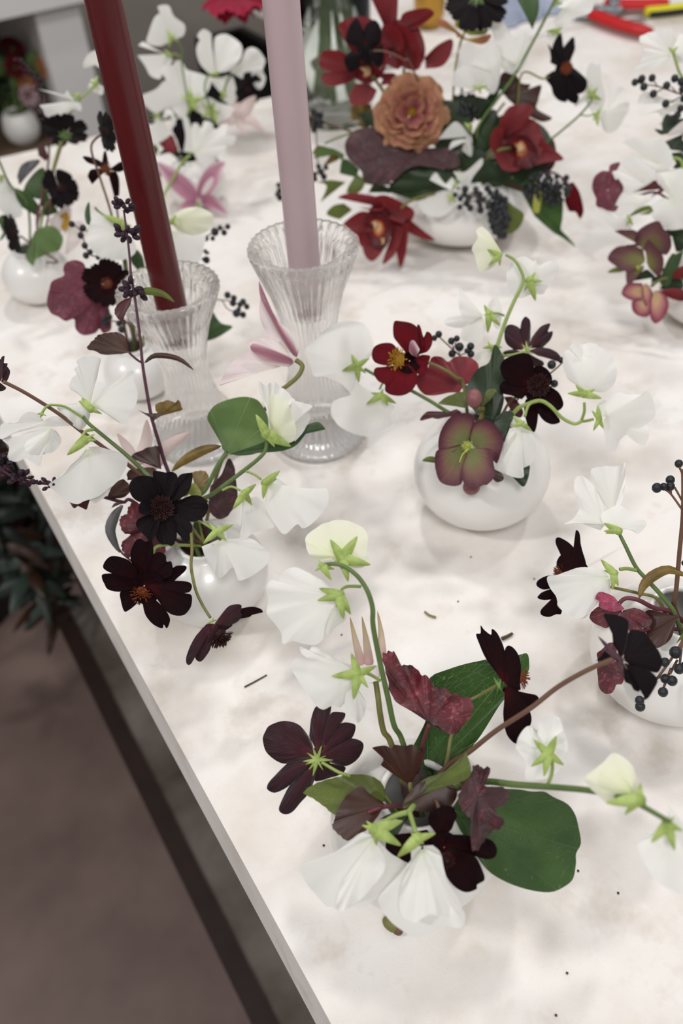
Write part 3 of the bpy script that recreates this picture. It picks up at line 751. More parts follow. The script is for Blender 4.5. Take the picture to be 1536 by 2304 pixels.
t = thing('clematis_leaf', 'large rounded dark green leaf with arching veins hanging over the table beside the vase', 'leaf', VASE['F']['mouth'])
tube(t, 'petiole', 'stem_green', 'D: MM -120,470,1.5 -40,540,2', 1, r0=1.4)
CUR['reg'] = 'D'
fan(t, 'blade', 'leaf_green', '-30,550|40,440 180,400 350,400 430,405 500,415 580,415 640,450 740,500 790,570 805,650 822,760 790,830 795,900 780,990 730,1040 640,1085 540,1085 420,1060 300,1010 200,940 100,800 30,680', 2.0,
    [2.8, 2.2, 1.4, .4, .2, .6, 1.6, 2.6], bulge=.10, ruf=.012, freq=4, m=10)

t = thing('heuchera_leaf', 'drooping crumpled dark speckled leaf with pink rim tips over the large rounded leaf', 'leaf', VASE['F']['mouth'])
tube(t, 'petiole', 'stem_red', 'C: MM 330,1080,2.6 430,1080,3.6 510,1150,4.4', 2, r0=1.1)
CUR['reg'] = 'C'
fan(t, 'blade', 'heuchera_dark', '520,1180|480,1010 485,970 530,965 560,985 595,975 600,1020 560,1090 600,1110 680,1110 720,1140 720,1200 690,1240 640,1260 660,1300 690,1330 680,1390 620,1410 570,1470 520,1535 480,1530 470,1400 480,1330 440,1300 400,1250 385,1180 410,1130 430,1060', 4.6,
    [4.0, 3.6, 4.8, 3.8, 4.6, 4.0, 5.0, 4.2], bulge=.08, ruf=.06, freq=6, closed=True, serr=30, samp=.05)

t = thing('hellebore_sprig', 'sprig of olive and brown hellebore leaves spreading from the mouth of the vase', 'leaves', VASE['F']['mouth'])
tube(t, 'stem', 'stem_red', 'A: MM 1040,1245,2.2 920,1245,3.2 800,1285,3.6', 2, r0=1.3, r1=.9)
tube(t, 'stem', 'stem_olive', 'A: MM 1110,1160,1.6 1085,1080,1.8', 2, r0=1.3, r1=1.1)
CUR['reg'] = 'A'
fan(t, 'leaf', 'leaf_olive', '918,1220|915,1240 800,1270 700,1290 580,1300 500,1240 430,1190 360,1145 450,1085 550,1050 650,1030 750,1025 830,1040 890,1080 918,1130', 2.8, [3, 2.4, 2.2, 2.0, 2.6, 3], bulge=-.08, ruf=.02, serr=22, samp=.02)
fan(t, 'leaf', 'leaf_brown', '915,1235|905,1215 820,1165 760,1110 700,1140 640,1200 600,1280 580,1340 565,1385 620,1440 670,1475 740,1430 800,1400 870,1310', 3.4, [3.6, 3.2, 2.9, 3.2, 3.6], bulge=.08, ruf=.02, serr=20, samp=.02)
fan(t, 'leaf', 'leaf_brown', '1090,1100|1040,1060 985,1030 930,990 890,960 905,920 870,860 830,845 880,825 930,830 960,850 980,820 1050,830 1110,825 1150,880 1155,960 1110,1040', 1.8, [1.8, 2.2, 2.6, 2.4, 1.8], bulge=.1)
fan(t, 'leaf', 'leaf_olive', '1120,1180|1040,1250 1060,1180 1130,1100 1200,1050 1290,1020 1400,960 1460,880 1480,920 1500,980 1490,1040 1420,1085 1330,1100 1230,1090 1150,1150 1100,1230', 3.6, [3.4, 3.8, 4.4, 4.2, 3.8], bulge=.06, closed=True)
fan(t, 'leaf', 'leaf_brown', '1120,1190|1040,1250 1060,1180 1130,1100 1200,1060 1240,1090 1150,1150 1100,1230', 3.8, 3.8, bulge=.08)
fan(t, 'leaf', 'leaf_brown', '1110,1130|1040,1060 1100,1020 1180,1050 1210,1130 1160,1220 1080,1230 1030,1160', 1.3, 1.2, closed=True)
fan(t, 'leaf', 'leaf_dark', '1070,1300|880,1330 960,1290 1060,1300 1000,1440 930,1480 880,1420', 2.6, 2.6)
fan(t, 'leaf', 'leaf_brown', '1300,1100|1040,1240 1120,1120 1250,1080 1380,1100 1400,1180 1330,1260 1180,1280', 2.4, 2.2, closed=True)

use('F'); CUR['reg'] = 'B'
t = thing('sweet_pea', 'short sweet pea stem with two big white blossoms nodding over the front of the vase', 'flower', VASE['F']['mouth'])
tube(t, 'stem', 'stem_light', 'B: MM 870,520,4 840,558,5.2', 3, r0=1.3, r1=1.2)
blossom(t, 5.0, [('600,720|520,700 430,770 300,850 190,880 115,920 150,1020 200,1090 280,1180 340,1190 380,1225 450,1190 560,1180 660,1100 760,1010 815,920 780,870 700,830 650,790', dict(bulge=.16, fold=2.4, r=[5, 4, 3.8, 4.6, 4.2, 5])),
    ('600,740|460,930 380,1060 350,1190 390,1220 500,1150 600,1050 680,930 660,830', dict(bulge=.14, r=[5.2, 4.8, 5.4]))], '610,680', '520,650 550,620 620,790 790,790 700,740 800,620', '838,560 740,590 650,645', pr=1.2)
blossom(t, 5.6, [('930,790|850,800 850,900 790,960 700,1050 635,1130 650,1200 710,1280 790,1340 870,1385 960,1370 1060,1330 1140,1330 1200,1320 1215,1230 1160,1150 1110,1050 1075,940 1050,830 1000,785', dict(bulge=.16, r=[5.8, 4.8, 4.4, 5.2, 4.6, 5.6])),
    ('930,800|850,920 800,1020 775,1140 790,1250 880,1290 940,1260 1000,1240 1060,1250 1150,1230 1190,1180 1090,1000 1060,860', dict(bulge=.16, ruf=.05, fold=2, r=[6, 5.4, 5.8, 5.2, 6]))], '900,740', '850,700 1020,705 760,865 940,780', '842,560 860,620 885,700', pr=1.1)

cosmos('very dark cosmos half hidden behind the two nodding white blossoms', 'F', 'B', 3.6, [
    '1060,830|960,690 850,710 760,720 700,745 680,790 700,830 760,860 850,900 1000,900',
    '1090,800|1100,720 1200,720 1290,730 1390,750 1430,800 1420,850 1370,870 1280,850 1180,830',
    '1060,720|980,640 985,590 1030,540 1080,520 1130,530 1155,580 1140,630 1110,690 1020,690',
    ('1080,800|1000,720 1080,690 1150,740 1150,850 1080,900 1000,850', dict(closed=True, dd=-.2, bulge=0)),
    '1090,850|1110,800 1200,830 1280,870 1330,960 1345,1020 1300,1050 1295,1080 1230,1095 1160,1060 1100,990 1070,920'],
    stem='MM 1010,480,2.4 1060,640,2.8 1080,760,3', c='1095,890', cr=55, cmat='anther_dark', rd=.3)

# ================================================================== left vase
use('L'); CUR['reg'] = 'N'
t = thing('basil_sprig', 'tall upright purple basil sprig with whorls of bracts, crossing the burgundy candle', 'sprig', VASE['L']['mouth'])
tube(t, 'stem', 'stem_purple', 'H: MM 1130,890,.5 1080,730,1 1040,600,1.4 1015,500,1.6 N: 975,1290,2 960,1180,2.2 940,980,2.5 905,720,2.8 885,600,2.9 870,430,3 850,270,3 835,160,3', 1, r0=1.3, r1=.6)
for s, r in (('840,140', 62), ('858,320', 72), ('895,690', 75)): whorl(t, s, r * 1.15, 2.9)
tube(t, 'petiole', 'stem_purple', 'N: 960,1190 920,1165 870,1120', 2.2, 2.6, .7)
fan(t, 'leaf', 'leaf_brown', '870,1120|820,1130 700,1135 640,1110 590,1095 630,1040 660,1010 720,990 790,985 840,1010 860,1050', 2.6, [2.6, 2.2, 2.4, 2.8], bulge=.08, serr=14, samp=.03)
lance(t, 'leaf', 'leaf_brown', 'N: 975,1190 1050,1140 1200,1160 1310,1240', 40, 2.3, 2.6, sh=1.0)
fan(t, 'leaf', 'leaf_maroon', '890,745|840,760 790,800 775,860 825,910 850,850 880,800', 2.7, 2.4, serr=10, samp=.03)
lance(t, 'leaf', 'leaf_olive', 'N: 940,720 1000,705 1100,725 1178,780', 55, 2.8, 3.2)
CUR['reg'] = 'H'
fan(t, 'leaf', 'leaf_ochre', '1080,530|1050,490 1050,450 1090,430 1140,420 1190,440 1205,415 1230,470 1220,490 1150,490 1080,510', 1.6, [1.6, 2, 1.4], serr=10, samp=.04)
fan(t, 'leaf', 'leaf_brown', '1030,550|920,480 960,500 1000,510 1050,510 1110,500 1080,530 1040,560', 1.7, 1.7)
fan(t, 'leaf', 'leaf_brown', '1090,890|1050,860 990,850 920,830 890,800 960,760 1040,735 1080,740 1060,800', 1.0, [1.2, .8, 1.2], serr=8, samp=.03)
lance(t, 'leaf', 'leaf_ochre', 'H: 1160,900 1240,830 1370,760 1495,730', 75, .9, 1.4, sh=1.2)

use('L'); CUR['reg'] = 'H'
t = thing('sweet_pea', 'white sweet pea stem leaning across the table edge, crossing the brown cosmos stem', 'flower', VASE['L']['mouth'])
tube(t, 'stem', 'stem_green', 'H: MM 1060,1010,3.4 960,890,3.6 840,780,3.8 720,680,4 600,580,4.2 560,530,4.2', 2, r0=1.5, r1=1.0)
blossom(t, 4.0, [('610,450|600,360 650,290 670,200 680,140 620,125 560,130 520,160 540,180 500,210 530,240 490,270 470,340 520,370 560,400', dict(bulge=.08)),
    ('605,450|560,400 520,440 440,455 385,465 400,500 450,560 500,600 545,625 590,580 610,520', {}),
    ('620,460|650,290 720,310 800,290 860,240 905,230 910,300 930,360 925,450 880,520 850,590 780,560 720,500 650,480', dict(bulge=.14, r=[4.4, 4.0, 4.8, 4.0]))], '615,480', '530,425 690,515 550,400', mat='pea')
blossom(t, 4.4, [('300,560|250,510 190,500 140,540 110,580 15,580 0,650 15,690 90,650 200,620 300,605 380,600 480,590 430,540 350,530', {}),
    ('340,610|210,630 100,680 20,690 70,740 60,820 120,840 180,820 220,840 280,870 295,790 350,780 410,730 415,680 380,630', dict(bulge=.14)),
    ('340,620|200,680 160,730 200,780 300,785 320,740 330,690', dict(bulge=.2))], '285,515', '250,512 315,528 270,540', '560,540 450,470 380,455 320,460 285,505')
blossom(t, 4.4, [('600,760|620,1060 600,1090 640,1120 720,1060 750,1000 780,970 700,900', {}),
    ('590,740|550,800 480,860 420,930 330,990 380,1040 440,1090 520,1120 570,1100 620,1085 680,1060 740,1010 800,960 850,880 860,830 820,780 740,755 650,730', dict(bulge=.16, r=[4.8, 4.0, 4.6, 4, 4.8]))], '570,690', '450,795 535,755 655,690 640,650', '630,620 580,630 555,670', pr=1.0)

cosmos('small dark cosmos head on a long straight brown stem reaching past the table edge', 'L', 'H', 5.6, [
    '10,300|20,280 40,200 65,220 60,260 40,300', '0,300|-60,240 -80,160 -30,130 20,170 30,230', '0,310|-60,300 -90,340 -40,380 10,350 35,330', '0,310|10,330 35,330 30,350 0,358 -30,340', '10,270|0,190 5,140 25,125 20,170 45,180 25,240'],
    mat='cosmos_purple', stem='MM 980,960,2.6 700,740,3.4 560,640,3.8 420,530,4.3 300,450,4.7 150,360,5.2 20,295,5.6', smat='stem_brown', sr=1.3)

use('L'); CUR['reg'] = 'H'
t = thing('basil_sprig', 'dark hairy basil spike lying out over the table edge under the white blossoms', 'sprig', VASE['L']['mouth'])
tube(t, 'stem', 'stem_purple', 'H: MM 920,1120,1.4 830,1110,1.8 720,1080,2.2 520,1020,2.6 320,985,3.2 180,970,3.8 90,940,4.2 0,880,4.6 -60,800,5', 1, r0=1.2, r1=.8)
for s, r in (('355,990', 60), ('245,972', 32), ('185,955', 50), ('130,950', 75), ('90,930', 70), ('30,860', 70), ('20,800', 60), ('-30,830', 70)): whorl(t, s, r, 3.9, n=11)
fan(t, 'leaf', 'leaf_brown', '720,1080|750,1010 820,955 870,990 875,1040 830,1080 760,1085', 2.3, 2.0, serr=8, samp=.03)
fan(t, 'leaf', 'leaf_maroon', '620,1060|470,1110 500,1150 530,1135 585,1158 590,1095', 2.3, 2.0)
fan(t, 'leaf', 'leaf_brown', '830,1115|750,1150 775,1115 820,1112 800,1145', 2.2, 2.2)
lance(t, 'leaf', 'leaf_grey', 'H: 830,1130 775,1200 745,1310 810,1455', 75, 2.2, 1.8, sh=1.1, base=.05)
tube(t, 'petiole', 'stem_purple', 'H: 800,1420 830,1460 890,1510', 1.8, 1.6, .6)
fan(t, 'leaf', 'leaf_brown', '1040,960|860,960 865,900 960,880 1040,880 1060,930 990,990 900,980', 1.6, 1.4, serr=10, samp=.03)

use('L'); CUR['reg'] = 'I'
t = thing('heuchera_leaf', 'dark red scalloped leaf behind the black cosmos on the table edge side', 'leaf', VASE['L']['mouth'])
tube(t, 'petiole', 'stem_red', 'I: MM 470,560,2', 1, r0=1.1)
fan(t, 'blade', 'heuchera', '400,560|330,400 270,420 260,470 215,490 210,540 240,600 280,610 230,660 225,710 260,770 310,760 420,790 500,760 520,700 480,600', 2.0, [2, 1.6, 2.2, 1.4, 2.2, 2], ruf=.05, freq=6, closed=True, serr=26, samp=.04)
t = thing('heuchera_leaf', 'mauve brown leaf with a pointed upper tip and blistered round lobe under the green petiole', 'leaf', VASE['L']['mouth'])
tube(t, 'petiole', 'stem_red', 'I: MM 740,430,.6 800,380,1', 1, r0=1.1)
fan(t, 'blade', 'heuchera_dark', '805,380|820,280 890,200 940,95 975,170 990,270 985,400 940,470 890,505 840,490 810,450', 1.0, [1.2, .4, .2, .8, 1.8], ruf=.04)
t = thing('heuchera_leaf', 'small yellow green and brown leaf showing its back above the black cosmos', 'leaf', VASE['L']['mouth'])
tube(t, 'petiole', 'stem_light', 'I: MM 690,330,.6', .5, r0=.9)
fan(t, 'blade', 'leaf_yellow', '690,330|640,360 700,260 745,300 758,345 700,358', 1.2, 1.2)
fan(t, 'blade', 'leaf_ochre', '720,290|690,190 740,178 790,185 812,240 800,290 760,330', .6, .6, serr=8, samp=.04)

t = cosmos('large black cosmos facing up at the mouth of the vase, purple basil rising behind', 'L', 'I', 3.6, [
    '440,390|420,390 350,385 300,350 275,290 290,240 340,215 420,225 460,260 480,320',
    '500,390|450,270 440,190 470,180 520,190 560,185 590,210 590,270 560,340 520,370',
    '540,380|570,330 590,260 620,210 680,195 700,200 690,270 660,330 600,370',
    '560,410|600,390 660,360 730,350 780,370 808,420 780,480 720,510 650,500 590,450',
    '540,460|600,480 660,510 695,560 690,610 665,665 620,620 580,570 540,500',
    '500,480|560,510 585,580 585,640 560,685 530,675 490,670 460,620 475,550 490,510',
    '460,470|470,530 450,600 410,655 380,620 325,560 330,520 370,490 430,470',
    '430,440|440,400 400,380 350,390 335,430 345,460 400,480'],
    mat='cosmos_black', stem='MM 500,520,2.6 495,440,3.2', c='490,430', cr=85, cmat='anther_dark', rd=.4, cn=110)
fan(t, 'petal', 'cosmos_black', '490,430|400,330 500,300 590,340 610,430 560,520 470,530 390,480', 3.3, 3.5, closed=True, bulge=0)
cosmos('dark red cosmos with notched petals facing out over the table edge', 'L', 'I', 5.2, [
    '330,960|280,980 200,990 130,975 105,940 88,905 100,880 200,880 280,910',
    '360,900|290,790 290,720 320,650 350,635 380,655 420,650 430,740 420,830 380,900',
    '420,920|480,890 540,850 600,820 655,820 650,850 590,900 560,925 480,940',
    '340,930|290,900 200,880 130,850 100,820 115,780 150,755 200,760 270,790 320,850',
    '390,910|400,830 440,750 480,730 520,750 525,790 555,790 560,860 520,900 440,920',
    '330,1010|320,1070 270,1110 235,1120 215,1050 215,1000 260,980 310,970',
    '390,1010|430,1040 500,1100 540,1170 540,1210 525,1240 505,1215 495,1240 440,1210 390,1150 370,1080 370,1040',
    '430,950|500,930 600,930 670,940 693,965 680,1000 640,1010 690,1020 695,1070 680,1110 640,1145 570,1140 510,1100 460,1030',
    ('370,960|300,900 380,860 480,900 500,980 440,1060 350,1060 290,1000', dict(closed=True, dd=-.25, bulge=0))],
    stem='MM 490,680,4 430,770,4.6 380,900,4.9', smat='stem_light', c='355,1000', cr=75, cmat='anther_orange', nd=(0, -.55, .8), rd=.35, cn=90)
cosmos('dark cosmos in profile hanging face down on a thin curved stem before the vase', 'L', 'I', 5.6, [
    '860,1210|960,1200 960,1230 900,1260 870,1280 840,1260', '820,1270|830,1330 810,1390 770,1450 740,1463 720,1430 760,1340',
    ('960,1170|1030,1110 1100,1095 1160,1110 1165,1130 1120,1130 1080,1160 1030,1170', dict(mat='cosmos_dark')),
    '800,1240|770,1240 720,1300 680,1370 655,1440 660,1480 690,1470 720,1400 750,1330', '840,1200|860,1190 870,1250 830,1310 780,1340 750,1320 760,1260 800,1210',
    ('850,1210|870,1180 940,1100 1000,1080 1030,1090 1020,1130 1030,1150 1000,1190 940,1220', dict(mat='cosmos_purple'))],
    mat='cosmos_purple', stem='MM 680,545,3.4 690,600,4.4 695,720,5 690,830,5.2 720,980,5.5 770,1090,5.7 820,1170,5.9', smat='stem_olive', c='870,1275', cr=95, cmat='anther_dark', nd=(.45, -1, .2), cd=-.3, cal='835,1190', tips='790,1215 870,1185 840,1165', rd=-.2, calmat='calyx', cn=120)

use('L'); CUR['reg'] = 'J'
t = thing('sweet_pea', 'white sweet pea stem rising to a bud before the large kidney shaped leaf', 'flower', VASE['L']['mouth'])
tube(t, 'stem', 'stem_green', 'J: MM 60,1660,1.6 240,1530,2.6 440,1380,3.6 540,1300,4 590,1240,4.2 600,1160,4.4', 2, r0=1.5, r1=1.1)
blossom(t, 4.2, [('630,1050|600,930 560,850 548,770 600,800 620,780 650,770 690,800 740,840 790,900', {}),
    ('740,1100|770,900 850,920 910,940 880,990 900,1010 870,1080 830,1140 790,1180', {}),
    ('640,1150|615,1060 615,900 640,870 690,870 750,930 770,1000 800,1090 790,1170 730,1195 660,1180', dict(bulge=.22, mat='pea_cream'))], '600,1130', '525,995 655,1220 765,1215 575,1080 660,1190')
CUR['reg'] = 'I'
blossom(t, 4.2, [('1200,260|1280,230 1340,280 1400,310 1500,320 1600,300 1610,400 1560,480 1490,550 1440,570 1400,545 1320,610 1260,550 1200,450 1190,380', dict(bulge=.14))], '1190,260', '1290,175 1175,370 1270,230', '1060,180 1120,205 1160,235')
blossom(t, 3.6, [('1040,370|1020,430 1025,540 1020,650 1100,600 1160,580 1250,550 1200,470 1180,400 1130,350', dict(bulge=.12))], '1050,330', '1130,265 970,440 1100,410 1000,400', '900,310 960,285 1020,310')
blossom(t, 4.4, [('880,640|760,690 790,780 840,840 850,890 890,900 920,870 960,830 985,850 1000,915 1060,905 1120,870 1200,800 1215,720 1180,700 1120,650 1070,630 980,640', dict(bulge=.14, r=[4.6, 4, 4.4, 3.8, 4.2]))], '860,590', '975,540 770,670 930,650 810,530', '690,515,3.4 760,525,4 830,570,4.8')
t = thing('clematis_leaf', 'large kidney shaped mid green leaf with a curled strip edge behind the sweet pea bud', 'leaf', VASE['L']['mouth'])
tube(t, 'petiole', 'stem_green', 'J: MM 120,1600,.6 190,1500,1.2 270,1340,1.8 330,1260,2', 1, r0=1.6, r1=1.4)
CUR['reg'] = 'J'
fan(t, 'blade', 'leaf_pale', '330,1260|300,1230 290,1160 260,1100 210,1040 205,990 250,930 330,890 440,868 530,885 570,920 610,1000 615,1100 610,1160 580,1230 500,1265 400,1275', 2.0, [2.2, 1.6, .8, .6, 1.2, 2.2], bulge=-.10, ruf=.01, m=10)
fan(t, 'blade', 'leaf_green', '340,1270|560,1255 700,1245 800,1205 870,1120 920,1070 995,1100 960,1055 920,1050 870,1090 800,1170 700,1215 500,1230', 2.1, [2.3, 2.6, 3, 2.8, 2.2], bulge=.0, ruf=0)
t = thing('clematis_flower', 'pale pink starry clematis lying open behind the purple basil stem', 'flower', VASE['L']['mouth'])
tube(t, 'stem', 'stem_olive', 'H: MM 1000,940,-1.5 950,870,-1.6', -1, r0=1.0)
for s, ww in (('H: 910,870 870,760 790,645', 80), ('H: 930,860 985,710 990,550', 95), ('H: 1000,860 1120,740 1290,632', 100), ('H: 940,880 900,860 850,850', 70), ('H: 960,880 1060,850 1120,800', 70)): lance(t, 'tepal', 'clematis_pale', s, ww, -1.5, -1.0, sh=.7)
t = thing('clematis_flower', 'pink and white clematis bud opening sideways before the tall crystal holder', 'flower', VASE['L']['mouth'])
tube(t, 'stem', 'stem_olive', 'J: MM 300,1300,-.6 560,1000,-.4 660,860,1.2 730,810,2.3 810,740,2.7 840,670,2.7 795,630,2.6', 1, r0=1.2, r1=1.6)
CUR['reg'] = 'J'
fan(t, 'tepal', 'clematis_white', '760,600|720,440 640,330 590,230 558,120 545,200 545,320 570,420 600,470 660,510 700,560', 2.0, [2, 1.6, 1.4, 2], bulge=-.1)
fan(t, 'tepal', 'clematis_white', '760,620|480,570 480,520 560,490 640,490 700,540', 2.1, [2, 1.6, 2])
fan(t, 'tepal', 'clematis_white', '740,660|640,690 520,690 380,710 340,750 290,800 275,805 310,730 370,640 480,580 600,600', 2.3, [2.4, 2.6, 3, 2.6, 2.2], bulge=.06)
fan(t, 'tepal', 'clematis', '800,615|822,560 770,450 700,380 640,300 590,230 558,100 565,200 600,290 650,400 720,520 780,600', 2.6, [2.6, 2.4, 2.2, 2.4], bulge=.14, ruf=.01)
fan(t, 'tepal', 'clematis', '785,645|760,605 640,560 520,525 485,545 500,580 570,640 660,670 750,680', 2.8, [2.8, 3, 2.8], bulge=.2, ruf=.01)

# ================================================================== middle vase
cosmos('bright dark red cosmos with yellow anthers turned towards the mauve candle', 'M', 'K', 2.4, [
    '290,600|230,510 205,470 208,375 250,368 320,385 365,430 390,500 380,560 340,590',
    '360,580|375,540 360,410 380,405 400,480 420,440 450,460 450,520 420,570 380,585',
    '340,650|380,600 440,610 430,660 420,720 390,735 350,710',
    '240,620|220,560 180,525 110,525 60,550 48,600 70,640 130,660 180,660',
    '260,690|220,700 160,690 90,690 72,730 100,780 140,800 140,840 180,865 250,865 310,830 350,760 340,700 300,680',
    ('290,650|230,600 300,580 370,600 370,670 300,720 230,690', dict(mat='cosmos_dark', closed=True, dd=-.2, bulge=0)),
    ('400,590|400,590 340,605 305,570 310,510 335,500 370,560', dict(mat='clematis', dd=.4))],
    mat='cosmos_red', stem='MM 670,810,1.2 620,750,1.8 530,690,2.2 430,650,2.2 330,640,2.2', smat='stem_olive', c='225,630', cr=80, cmat='anther_yellow', nd=(-.5, .1, .8), rd=.4, sr=1.2)
use('M'); CUR['reg'] = 'J'
t = thing('sweet_pea', 'white sweet pea stem with two blossoms overlapping the tall crystal holder', 'flower', VASE['M']['mouth'])
tube(t, 'stem', 'stem_green', 'K: MM 560,980,1.4 430,900,1.4 300,830,1.4 180,780,1.3 70,730,1.2 0,690,1.2', 1, r0=1.4, r1=1.0)
blossom(t, .6, [('1190,680|860,570 920,510 980,440 1060,390 1160,370 1260,390 1310,470 1325,560 1290,620 1230,700 1180,850 1100,790 1000,750 920,740 890,660', dict(closed=True, r=[.2, -.4, .2, .5, .2], bulge=.06))], '1210,670', '1170,590 1295,615 1105,705 1220,785 1270,720')
blossom(t, .8, [('1370,890|1300,850 1200,780 1180,860 1050,910 1040,1000 1100,1080 1200,1130 1300,1145 1400,1100 1455,1050 1440,990 1465,950 1430,920', dict(bulge=.1))], '1370,870', '1270,930 1300,850 1475,925 1420,940 1385,820', 'K: 150,765,1.3 120,790,1.4 100,830,1.4')
t = thing('sweet_pea', 'white sweet pea stem with a wavy stalk reaching out beside the darkest cosmos', 'flower', VASE['M']['mouth'])
tube(t, 'stem', 'stem_light', 'L: MM 400,980,2.8 480,930,3.2 570,905,3.4 640,940,3.4 720,1020,3.4 800,1060,3.4 850,1045,3.4', 2, r0=1.5, r1=1.1)
CUR['reg'] = 'L'
blossom(t, 2.6, ['900,700|770,540 800,515 850,530 900,520 960,545 920,600 880,600 820,580', ('880,850|830,800 760,760 730,680 735,580 790,570 860,610 900,610 970,545 1050,600 1085,660 1090,740 1060,810 1000,850 940,830', dict(bulge=.18))], '870,860', '755,855 810,795 945,825 990,890', '850,1040 870,980 870,920', pr=1.0)
blossom(t, 2.8, ['1150,1080|1200,1090 1290,1070 1310,1140 1270,1205 1200,1170 1150,1130', ('1000,1020|960,930 1020,880 1080,845 1160,860 1250,860 1300,840 1345,950 1330,1020 1250,1080 1150,1130 1100,1180 1080,1240 1040,1240 1010,1200 1000,1100', dict(bulge=.14))], '970,1030', '960,930 920,970 930,1110 1000,1095', '850,1045 890,1040 930,1030', pr=1.0)
CUR['reg'] = 'K'
blossom(t, 4.2, [('1060,1090|980,1090 950,1160 930,1250 880,1350 890,1370 930,1390 1000,1420 1060,1425 1070,1400 1050,1370 1120,1330 1150,1260 1150,1170 1120,1120', dict(bulge=.16)),
    ('1020,1110|960,1150 930,1260 885,1360 940,1390 970,1360 990,1400 1000,1300 1040,1200', dict(bulge=.12, ruf=.06, fold=2))], '1060,1060', '980,1080 1130,1110 1000,1010 1080,1040', '1180,905,3.4 1110,930,3.8 1080,1010,4.4', pr=1.1)
use('M'); CUR['reg'] = 'T'
t = thing('sweet_pea', 'tall sweet pea stem arching above the dark cosmos, cream bud at its tip', 'flower', VASE['M']['mouth'])
tube(t, 'stem', 'stem_light', 'K: MM 870,700,-.4 895,540,-.8 950,370,-1 1010,230,-1 T: 350,2010,-1 365,1950,-1 345,1890,-1 300,1820,-1 240,1785,-1', -1, r0=1.5, r1=1.0)
blossom(t, -1.4, [('215,1770|170,1720 130,1640 70,1590 30,1620 40,1670 0,1740 20,1790 50,1900 110,1895 150,1870 190,1830', dict(bulge=.16, mat='pea_cream'))], '195,1790', '110,1745 120,1860 200,1865 160,1800', mat='pea_cream')
blossom(t, -1.6, [('410,1960|250,1900 290,1830 370,1795 430,1830 450,1820 470,1860 540,1830 610,1850 600,1910 540,2000 500,2060 430,2060 340,2090 270,2050 250,1980', dict(closed=True, bulge=.1))], '410,1965', '450,1905 500,1970 450,2110 370,2040 380,1960')
CUR['reg'] = 'K'
blossom(t, -1.6, ['850,310|830,260 880,200 920,240 930,320 910,420 870,400', '800,340|740,370 650,330 560,350 540,385 600,410 660,420 650,480 700,510 760,530 790,500 820,430', '800,330|770,330 720,240 680,190 650,155 635,200 640,290 670,360 720,385'], '840,320', '805,255 830,450 915,400 800,330', '940,330 900,315 850,315')
blossom(t, -1.2, ['850,560|760,580 740,620 790,650 850,620 870,600'], '850,540', '795,550 830,500 870,590 930,545')
cosmos('dark cosmos seen from behind with a green calyx, above the darkest cosmos', 'M', 'K', -.6, [
    '1110,600|1140,610 1200,640 1200,670 1140,670 1110,630', '1050,590|1000,560 950,570 940,590 1000,600', '1060,540|990,470 945,455 960,400 1000,400 1040,420 1070,480', '1050,560|1010,560 960,520 943,460 990,450 1040,480 1070,530',
    '1080,540|1050,440 1060,370 1085,340 1110,370 1115,450 1110,530', '1120,540|1130,480 1190,410 1250,390 1235,440 1265,440 1250,490 1200,540', '1130,570|1180,545 1250,560 1305,590 1320,640 1240,620 1170,600'],
    mat='cosmos_purple', stem='MM 900,640,-.2 940,605,0 1000,595,.1 1090,570,.1', smat='stem_light', cal='1095,570', tips='1060,520 1090,500 1130,530 1140,590 1100,620 1040,570', rd=-.7, calmat='calyx')
cosmos('darkest cosmos beside the wavy sweet pea stalk, facing forward', 'M', 'K', 2.2, [
    '1130,880|1170,960 1160,1060 1140,1118 1100,1070 1080,960 1090,900', '1180,880|1240,970 1300,1020 1310,1055 1260,1065 1200,1030 1160,960', '1200,820|1260,820 1310,860 1340,930 1310,970 1240,970 1170,900',
    '1150,770|1140,690 1180,670 1230,690 1260,740 1250,790 1200,790', '1090,840|1060,890 990,870 920,850 908,810 940,780 1040,765', '1110,800|1000,800 940,740 920,670 950,620 1040,590 1100,600 1135,680 1130,760',
    ('1160,820|1090,760 1160,740 1240,780 1240,870 1170,910 1090,880', dict(closed=True, dd=-.2, bulge=0))],
    stem='MM 960,940,1.4 1050,870,1.8 1130,830,2', c='1175,800', cr=80, cmat='anther_dark', rd=.35, cn=90)
use('M'); CUR['reg'] = 'K'
t = thing('hellebore_flower', 'hellebore with one open green and mauve flower, a bud and dark green leaves', 'flower', VASE['M']['mouth'])
tube(t, 'stem', 'stem_olive', 'K: MM 800,980,2.2 760,960,2.8 740,900,3', 2, r0=1.8, r1=1.4)
tube(t, 'stem', 'stem_olive', 'K: MM 740,1050,3.4 700,1150,4.2', 2, r0=1.8, r1=1.4)
fan(t, 'tepal', 'hellebore', '680,1190|600,1250 510,1260 500,1170 530,1080 590,1010 660,990 730,1000 740,1060 720,1130 700,1170', 4.4, [4.6, 4.9, 4.8, 4.4], bulge=-.12, ruf=.01)
fan(t, 'tepal', 'hellebore', '670,1210|640,1200 540,1230 490,1240 475,1290 480,1370 510,1450 580,1480 650,1470 670,1400 700,1280', 4.5, [4.7, 5.0, 4.8, 4.6], bulge=-.10, ruf=.01)
fan(t, 'tepal', 'hellebore', '710,1190|715,1110 740,1050 790,1030 850,1050 910,1110 935,1180 920,1250 890,1330 860,1290 780,1250', 4.6, [4.8, 5.1, 5.0, 4.8], bulge=-.12, ruf=.01)
fan(t, 'tepal', 'hellebore', '700,1225|690,1280 660,1350 655,1420 690,1490 750,1500 800,1475 830,1470 880,1410 870,1330 855,1235 780,1230', 5.0, [5.2, 5.4, 5.3, 5.2], bulge=.10, ruf=.015)
disc(t, '693,1210', 42, 4.9, 'stamen_green', 40, name='stamens')
tube(t, 'stamen', 'stamen_green', 'K: 700,1230 660,1270 640,1320', 5.2, 5.6, .5, .4)
